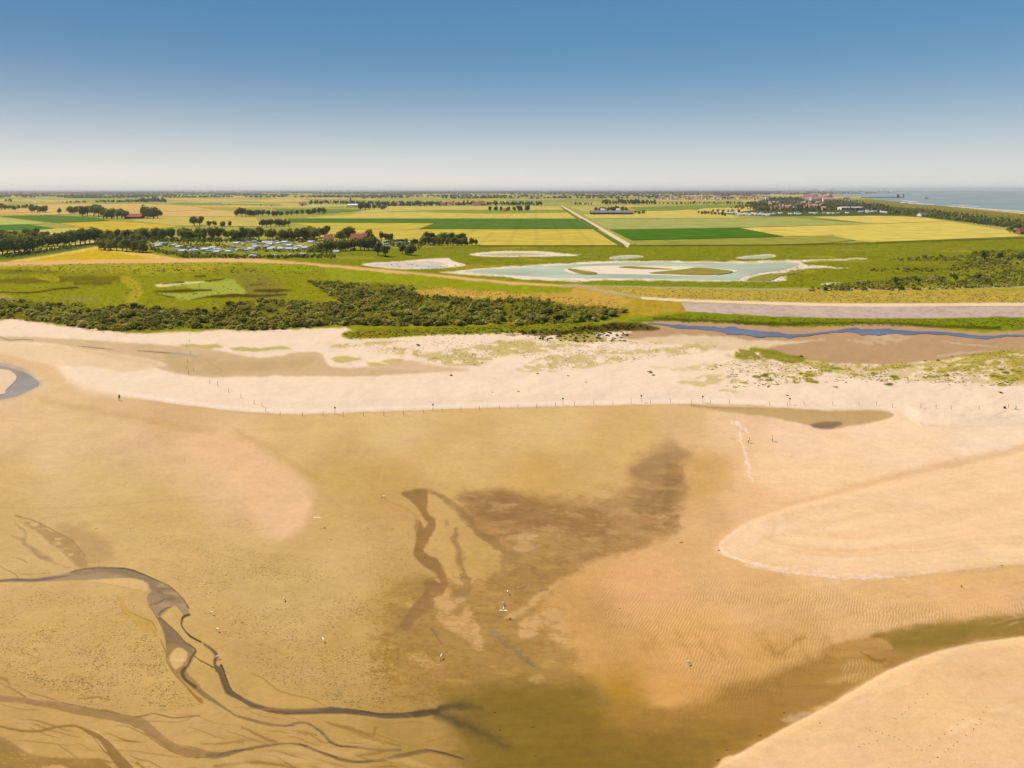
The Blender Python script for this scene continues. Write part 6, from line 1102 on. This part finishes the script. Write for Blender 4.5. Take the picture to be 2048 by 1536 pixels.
# white cattle
M_COW = mat('cream_hide', (.72, .66, .52), .85, .2, noise=.1)
def cow(u, v, rz, label):
    P = {'rump': (-.75, 0, 1.15, .3), 'belly': (-.1, 0, 1.05, .38), 'chest': (.55, 0, 1.1, .33), 'neck': (.95, 0, 1.1, .2), 'poll': (1.3, 0, .75, .14), 'muz': (1.5, 0, .38, .09), 'tail': (-1.05, 0, 1.15, .04), 'tail2': (-1.12, 0, .55, .03), 'er': (1.28, -.22, .82, .04), 'el': (1.28, .22, .82, .04)}
    E = [('rump', 'belly'), ('belly', 'chest'), ('chest', 'neck'), ('neck', 'poll'), ('poll', 'muz'), ('rump', 'tail'), ('tail', 'tail2'), ('poll', 'er'), ('poll', 'el')]
    for s, n_ in ((-1, 'r'), (1, 'l')):
        P.update({'hk' + n_: (-.62, s * .22, .78, .14), 'ho' + n_: (-.82, s * .22, .45, .07), 'hf' + n_: (-.76, s * .22, .05, .06), 'fk' + n_: (.55, s * .2, .7, .11), 'fo' + n_: (.58, s * .2, .4, .065), 'ff' + n_: (.55, s * .2, .05, .06)})
        E += [('rump', 'hk' + n_), ('hk' + n_, 'ho' + n_), ('ho' + n_, 'hf' + n_), ('chest', 'fk' + n_), ('fk' + n_, 'fo' + n_), ('fo' + n_, 'ff' + n_)]
    r_ = empty('cow', gp(u, v), rz); link('body', skin('cow_body', P, E, lambda c: 0, [M_COW]), r_); return tag(r_, label, 'cow', 'white cattle by the lagoon')
for u, v, rz, t in ((1158.5, 512.8, 3.0, 'nearer of two white cows side by side left in the herd'), (1162.5, 510.2, .1, 'farther of two white cows side by side left in the herd'), (1169.5, 516.5, 3.2, 'white cow grazing lowest in the small herd'), (1177.5, 517, 3.5, 'white cow grazing lower right in the small herd'), (1181, 511, 3.3, 'white cow grazing upper right in the small herd')): cow(u, v, rz, t)
# gulls
M_GULL = mat('gull_white', (.82, .81, .79), .7, .2); M_GREY = mat('gull_grey', (.35, .36, .38), .7, .2); M_BILL = mat('gull_bill', (.6, .35, .04), .5, .3)
def gull(p, rz, label, fly=False, s=1.0):
    r_ = empty('gull', p, rz, s); b = .0 if fly else .08
    vs = []; fs = []; n = 8; prof = [(-.3, .01, .17), (-.2, .045, .17), (-.08, .085, .15), (.06, .09, .15), (.15, .06, .2), (.19, .05, .26), (.25, .045, .27), (.29, .015, .26)]
    for x, r, z in prof: vs += [(x, r * math.cos(2 * math.pi * k / n), b + z - .08 + r * 1.1 * math.sin(2 * math.pi * k / n)) for k in range(n)]
    fs = [(i * n + k, i * n + (k + 1) % n, (i + 1) * n + (k + 1) % n, (i + 1) * n + k) for i in range(len(prof) - 1) for k in range(n)] + [tuple(range(n - 1, -1, -1)), tuple(range((len(prof) - 1) * n, len(prof) * n))]
    MB().add(vs, fs).build('body', M_GULL, r_, True); MB().lathe([(.014, 0), (.012, .03), (.002, .07)], 6, 0).add([], []).build('bill', M_BILL, r_).rotation_euler = (0, math.pi / 2, 0)
    r_.children[-1].location = (.28, 0, b + .18)
    for sg in (-1, 1):
        if fly: MB().add([(.1, sg * .06, .1), (.02, sg * .38, .22), (-.12, sg * .72, .12), (-.16, sg * .66, .1), (-.13, sg * .36, .18), (-.12, sg * .06, .08), (.1, sg * .06, .085), (.02, sg * .38, .205), (-.13, sg * .36, .165), (-.12, sg * .06, .065)], [(0, 1, 4, 5), (1, 2, 3, 4), (6, 7, 8, 9)]).build('wing', M_GULL, r_)
        else:
            MB().add([(.1, sg * .08, b + .1), (.05, sg * .095, b + .12), (-.2, sg * .05, b + .11), (-.34, sg * .01, b + .1), (-.2, sg * .06, b + .05), (.05, sg * .1, b + .04)], [(0, 1, 2, 3, 4, 5)]).build('wing', M_GREY, r_); MB().tube([(0.02, sg * .035, b), (.03, sg * .035, 0)], .008, 5).build('leg', M_BILL, r_)
    return tag(r_, label, 'gull', 'white gulls')
for u, v, t in ((568, 1199, 'white gull standing alone above the braided creek'), (421, 1229, 'upper white gull right of the creek bend'), (433, 1262, 'middle white gull right of the creek bend'), (431, 1320, 'white gull standing in the dark creek'), (648, 1286, 'white gull on speckled sand left of the brown hollow'), (881, 1320, 'white gull on the brown wet sand below the creek mouth'), (1015, 1186, 'upper of the gulls on the brown wet sand'), (1008, 1210, 'gull standing just above a flying gull on brown wet sand'), (1379, 1329, 'white gull on the rippled sand'), (765, 996, 'white gull beside the pale creek line')):
    gull(gp(u, v), rnd.uniform(0, 6.28), t, s=.98)
for u, v, z, t in ((635, 1036, 1.5, 'gull flying low over the tongue of pale sand'), (1007, 1222, .8, 'gull flying low over the brown wet sand')): gull(gp(u, v, z + .2), 1.5, t, True, .9)
p_ = Vector(((1049 - U0) * 190 / F, 190, H + (V0 - 338) * 190 / F)); gull(p_, .6, 'small pale gull high in the sky above the polder', True, 1.0)

# ------------------------------------------------------------------ casts, footprints, weed on the flat
castV, castQ, castC, cn = [], [], [], 0
def cast(u, v, L_, W_, ang, c):
    global cn
    p = gp(u, v); ca, sa = math.cos(ang), math.sin(ang); n = 6
    ring = [(math.cos(k * math.pi / 3) * L_ * rnd.uniform(.7, 1.2), math.sin(k * math.pi / 3) * W_ * rnd.uniform(.7, 1.2)) for k in range(n)]
    V_ = [(p.x + a * ca - b * sa, p.y + a * sa + b * ca, p.z - .005) for a, b in ring] + [(p.x + a * .5 * ca - b * .5 * sa, p.y + a * .5 * sa + b * .5 * ca, p.z + .02) for a, b in ring]
    castV.extend(V_); castQ.extend([(cn + k, cn + (k + 1) % n, cn + n + (k + 1) % n, cn + n + k) for k in range(n)] + [(cn + n, cn + n + 1, cn + n + 2, cn + n + 3), (cn + n, cn + n + 3, cn + n + 4, cn + n + 5)]); castC.extend([c] * len(V_)); cn += len(V_)
CC = [(.25, .175, .07), (.2, .145, .055), (.28, .2, .08), (.16, .12, .045), (.31, .22, .09)]
def dens_area(P, n, seed, thr=-.1, wl=70, Lr=(.06, .19)):
    P = np.array(P, float); lo, hi = P.min(0), P.max(0); A = np.stack([rng.uniform(lo[0], hi[0], n * 5), rng.uniform(lo[1], hi[1], n * 5)], 1); A = A[sdf(P, A[:, 0], A[:, 1]) < 0]
    A = A[fbm(A[:, 0] / wl, A[:, 1] / (wl * .4), 4, seed, .65) > thr + rng.uniform(-.15, .3, len(A))]
    for u, v in A[:n]: cast(u, v, rnd.uniform(*Lr), rnd.uniform(.014, .03), rnd.gauss(.15, .4), jit(rnd.choice(CC)))
dens_area([(-20, 1170), (150, 1165), (240, 1175), (290, 1230), (320, 1280), (345, 1360), (400, 1410), (330, 1425), (180, 1410), (60, 1370), (-20, 1330)], 2500, 61)
dens_area([(0, 1250), (300, 1270), (340, 1350), (330, 1415), (180, 1405), (60, 1360)], 1300, 62, .0, 50)
dens_area([(330, 1130), (460, 1090), (700, 1130), (800, 1160), (800, 1330), (760, 1400), (660, 1410), (500, 1340), (450, 1290), (440, 1250), (380, 1210)], 3000, 63)
dens_area([(690, 1030), (830, 1040), (850, 1200), (800, 1260), (700, 1230)], 800, 64, .05, 40)
dens_area([(200, 1020), (500, 1040), (640, 1100), (640, 1180), (400, 1120), (250, 1080)], 700, 65, .05, 60, (.06, .2))
dens_area([(0, 830), (600, 850), (650, 1000), (400, 1040), (0, 1020)], 150, 66, -.3)
dens_area([(640, 1300), (830, 1280), (900, 1400), (800, 1430), (640, 1400)], 700, 68, -.1, 40)
dens_area(B3([(1000, 700), (2000, 600), (2048, 1188), (600, 1188)]), 110, 67, -.2, 60, (.05, .09))
dens_area(B3([(1500, 330), (2048, 300), (2048, 410), (1450, 480)]), 26, 69, -.5, 60, (.1, .25))
def trail(pts, step=5.0):
    P = cr(pts, 8); d = 0
    for i in range(len(P) - 1):
        L_ = np.hypot(*(P[i + 1] - P[i])); k = 0
        while d < L_:
            q_ = P[i] + (P[i + 1] - P[i]) * d / L_; sv = (q_[1] - V0) / 900; cast(q_[0] + rnd.uniform(-1.5, 1.5), q_[1] + rnd.uniform(-1.3, 1.3), .16, .05, rnd.gauss(.3, .4), jit(rnd.choice(CC[:3]))); d += step * rnd.uniform(.6, 1.6) * (.5 + sv)
        d -= L_
for b in ([(0, 530), (150, 575), (330, 640), (450, 700), (640, 770), (800, 830), (940, 880), (1150, 930), (1350, 980), (1600, 1060), (1800, 1100)], [(0, 570), (80, 590), (180, 625)], [(790, 785), (850, 742), (1000, 712), (1180, 702)], [(900, 780), (1060, 742), (1200, 715)], [(820, 1005), (900, 990), (1040, 1005), (1150, 930), (1250, 870)], [(1050, 1095), (1150, 1050), (1230, 990), (1320, 960)], [(870, 870), (1000, 858), (1170, 845), (1300, 880), (1400, 920)], [(260, 690), (320, 640), (400, 560)], [(820, 1040), (950, 1050), (1010, 1075)], [(1040, 1020), (1100, 985), (1160, 935), (1200, 890)], [(1000, 775), (1200, 790), (1380, 800)]): trail(T1(b))
for b in ([(20, 840), (80, 825), (200, 790)], [(40, 1010), (100, 960), (170, 930), (230, 980)], [(20, 680), (100, 660)]): trail(T2(b))
for b in ([(640, 845), (720, 860), (815, 858), (880, 810), (940, 765)], [(500, 970), (560, 965)]): trail(T3(b), 6)
for b in ([(1150, 970), (1270, 995), (1420, 1085), (1560, 1010), (1720, 885)], [(1300, 900), (1500, 740)], [(1750, 960), (1830, 830)], [(1080, 1060), (1200, 1020)], [(1500, 1150), (1640, 1050), (1800, 930)]): trail(B3(b), 8)
for u, v, L_ in ((192, 1057, .3), (1438, 1098, .3), (1440, 1101, .4), (1923, 1172, .35), (1925, 1175, .25), (2003, 1131, .3), (1850, 818, .5), (1640, 1446, .2), (1568, 1425, .2), (1770, 1195, .15), (1240, 1217, .2), (990, 1425, .25), (1065, 1454, .25), (1070, 1512, .2), (1000, 1460, .25), (1455, 1500, .3), (1520, 1472, .25), (1438, 1520, .3), (385, 872, .2), (1363, 1085, .5), (662, 1079, .3)): cast(u, v, L_, L_ * .35, rnd.uniform(-.5, .8), (.09, .07, .03))
me = fast_mesh('worm_casts', np.array(castV), np.array(castQ), M_LEAFS, {'Col': ('FLOAT_COLOR', np.array(castC))}); tag(link('worm_casts', me), 'dark worm casts, footprints and weed scraps dotting the wet sand', 'casts', kind='stuff')

# ------------------------------------------------------------------ pier, boat, harbour on the horizon
M_PIER = mat('dark_pier_timber', (.1, .075, .06), .9, .2); M_STEEL = mat('grey_steel', (.28, .32, .36), .6, .4)
p0, p1 = gp(1722, 396.6, 0), gp(1795, 396.2, 0); r_ = empty('pier', p0); d_ = p1 - p0; n = 14
MB().tube([(0, 0, 6), (d_.x, d_.y, 6)], 2.6, 4).build('deck', M_PIER, r_)
for k in range(n): MB().tube([(d_.x * k / (n - 1), d_.y * k / (n - 1), -2), (d_.x * k / (n - 1), d_.y * k / (n - 1), 6)], 1.0, 5).build('pile', M_PIER, r_)
for x, h_ in ((1.01, 24), (1.16, 26)): MB().box((d_.x * x, d_.y * x, h_ / 2), (9, 9, h_)).box((d_.x * x, d_.y * x, h_ + 1.5), (12, 12, 3)).build('tower', M_PIER if x < 1.1 else M_STEEL, r_)
MB().box((d_.x * 1.06, d_.y * 1.06, 5), (34, 14, 9)).box((d_.x * 1.05, d_.y * 1.05, 11), (16, 10, 4)).build('pavilion', M_PLASTER, r_)
tag(r_, 'long dark pier with white pavilion and two towers reaching into the sea', 'pier')
r_ = empty('fishing_boat', gp(1852, 397, 0)); MB().add([(-10, -3, 0), (8, -3, 0), (14, 0, .5), (8, 3, 0), (-10, 3, 0), (-11, -3.4, 3), (8, -3.6, 3.6), (16, 0, 5), (8, 3.6, 3.6), (-11, 3.4, 3)], [(0, 1, 6, 5), (1, 2, 7, 6), (2, 3, 8, 7), (3, 4, 9, 8), (4, 0, 5, 9), (5, 6, 7, 8, 9)]).build('hull', M_PIER, r_); MB().box((4, 0, 6.5), (6, 5, 6)).build('wheelhouse', M_STEEL, r_); MB().tube([(-2, 0, 3), (-2, 0, 15)], .4, 5).tube([(-2, 0, 13), (-9, 0, 7)], .3, 5).build('mast', M_PIER, r_); tag(r_, 'small dark fishing boat on the open sea right of the pier', 'boat')
YH = 20000.0
def hp(u): return Vector(((u - U0) * YH / F, YH, 0))
a, b = hp(1600), hp(1905); mb = MB(); N = 40
for k in range(N):
    x0 = a.x + (b.x - a.x) * k / N; x1 = a.x + (b.x - a.x) * (k + 1) / N; h_ = rnd.uniform(8, 22) * (1 if k < 26 else .5); mb.box(((x0 + x1) / 2, YH + 30, h_ / 2 - 1), (x1 - x0 - 1, 120, h_))
tag(mb.build('harbour_mole', M_STEEL), kind='structure')
def crane(u, h_, label):
    r_ = empty('harbour_crane', hp(u)); s = h_ / 120.0; f = MB()
    for x in (-18, 18):
        for y in (-12, 12): f.tube([(x * s, y * s, 0), (x * s * .9, y * s, 70 * s)], 3.0 * s, 4)
    f.box((0, 0, 70 * s), (44 * s, 28 * s, 7 * s)).box((0, 0, 30 * s), (38 * s, 28 * s, 4 * s)); f.build('frame', M_STEEL, r_)
    MB().tube([(16 * s, 0, 72 * s), (34 * s, 0, 132 * s)], 3.2 * s, 4).build('boom', M_STEEL, r_); MB().tube([(0, 0, 72 * s), (4 * s, 0, 108 * s), (28 * s, 0, 112 * s)], 2.2 * s, 4).build('stay', M_STEEL, r_)
    return tag(r_, label, 'crane', 'cranes of the far harbour')
for k, (u, h_) in enumerate(((1607, 95), (1626, 105), (1633, 118), (1663, 120), (1668, 118), (1758, 80), (1767, 100))): crane(u, h_, ordinal(k + 1) + ' faint harbour crane from the left on the horizon')
for k, (u, w_, h_) in enumerate(((1641, 90, 34), (1748, 60, 26), (1763, 80, 30), (1780, 70, 36), (1686, 120, 24), (1690, 60, 30))):
    r_ = empty('storage_hall', hp(u) - Vector((0, 120, 0))); MB().box((0, 0, h_ / 2), (w_, 60, h_)).build('wall', M_PLASTER if k in (0, 1, 3) else M_STEEL, r_); MB().add([(-w_ / 2 - 2, -31, h_), (w_ / 2 + 2, -31, h_), (w_ / 2 + 2, 31, h_), (-w_ / 2 - 2, 31, h_), (-w_ / 2, 0, h_ + 8), (w_ / 2, 0, h_ + 8)], [(0, 1, 5, 4), (2, 3, 4, 5), (1, 2, 5), (3, 0, 4)]).build('roof', M_WHITE, r_)
    tag(r_, ordinal(k + 1) + ' pale storage hall on the far harbour horizon', 'building', 'halls of the far harbour')
# ------------------------------------------------------------------ haze
HAZE = 3.8e-5
mh = bpy.data.materials.new('haze_air'); mh.use_nodes = True; n_ = mh.node_tree.nodes; n_.remove(n_['Principled BSDF']); pv = n_.new('ShaderNodeVolumePrincipled')
pv.inputs['Color'].default_value = (.93, .95, .97, 1); pv.inputs['Density'].default_value = HAZE; pv.inputs['Anisotropy'].default_value = 0.2; mh.node_tree.links.new(pv.outputs[0], n_['Material Output'].inputs['Volume'])
tag(MB().box((0, 30500, 72), (200000, 63000, 156)).build('haze', mh), 'thin summer haze over the land and sea', 'haze', kind='stuff')
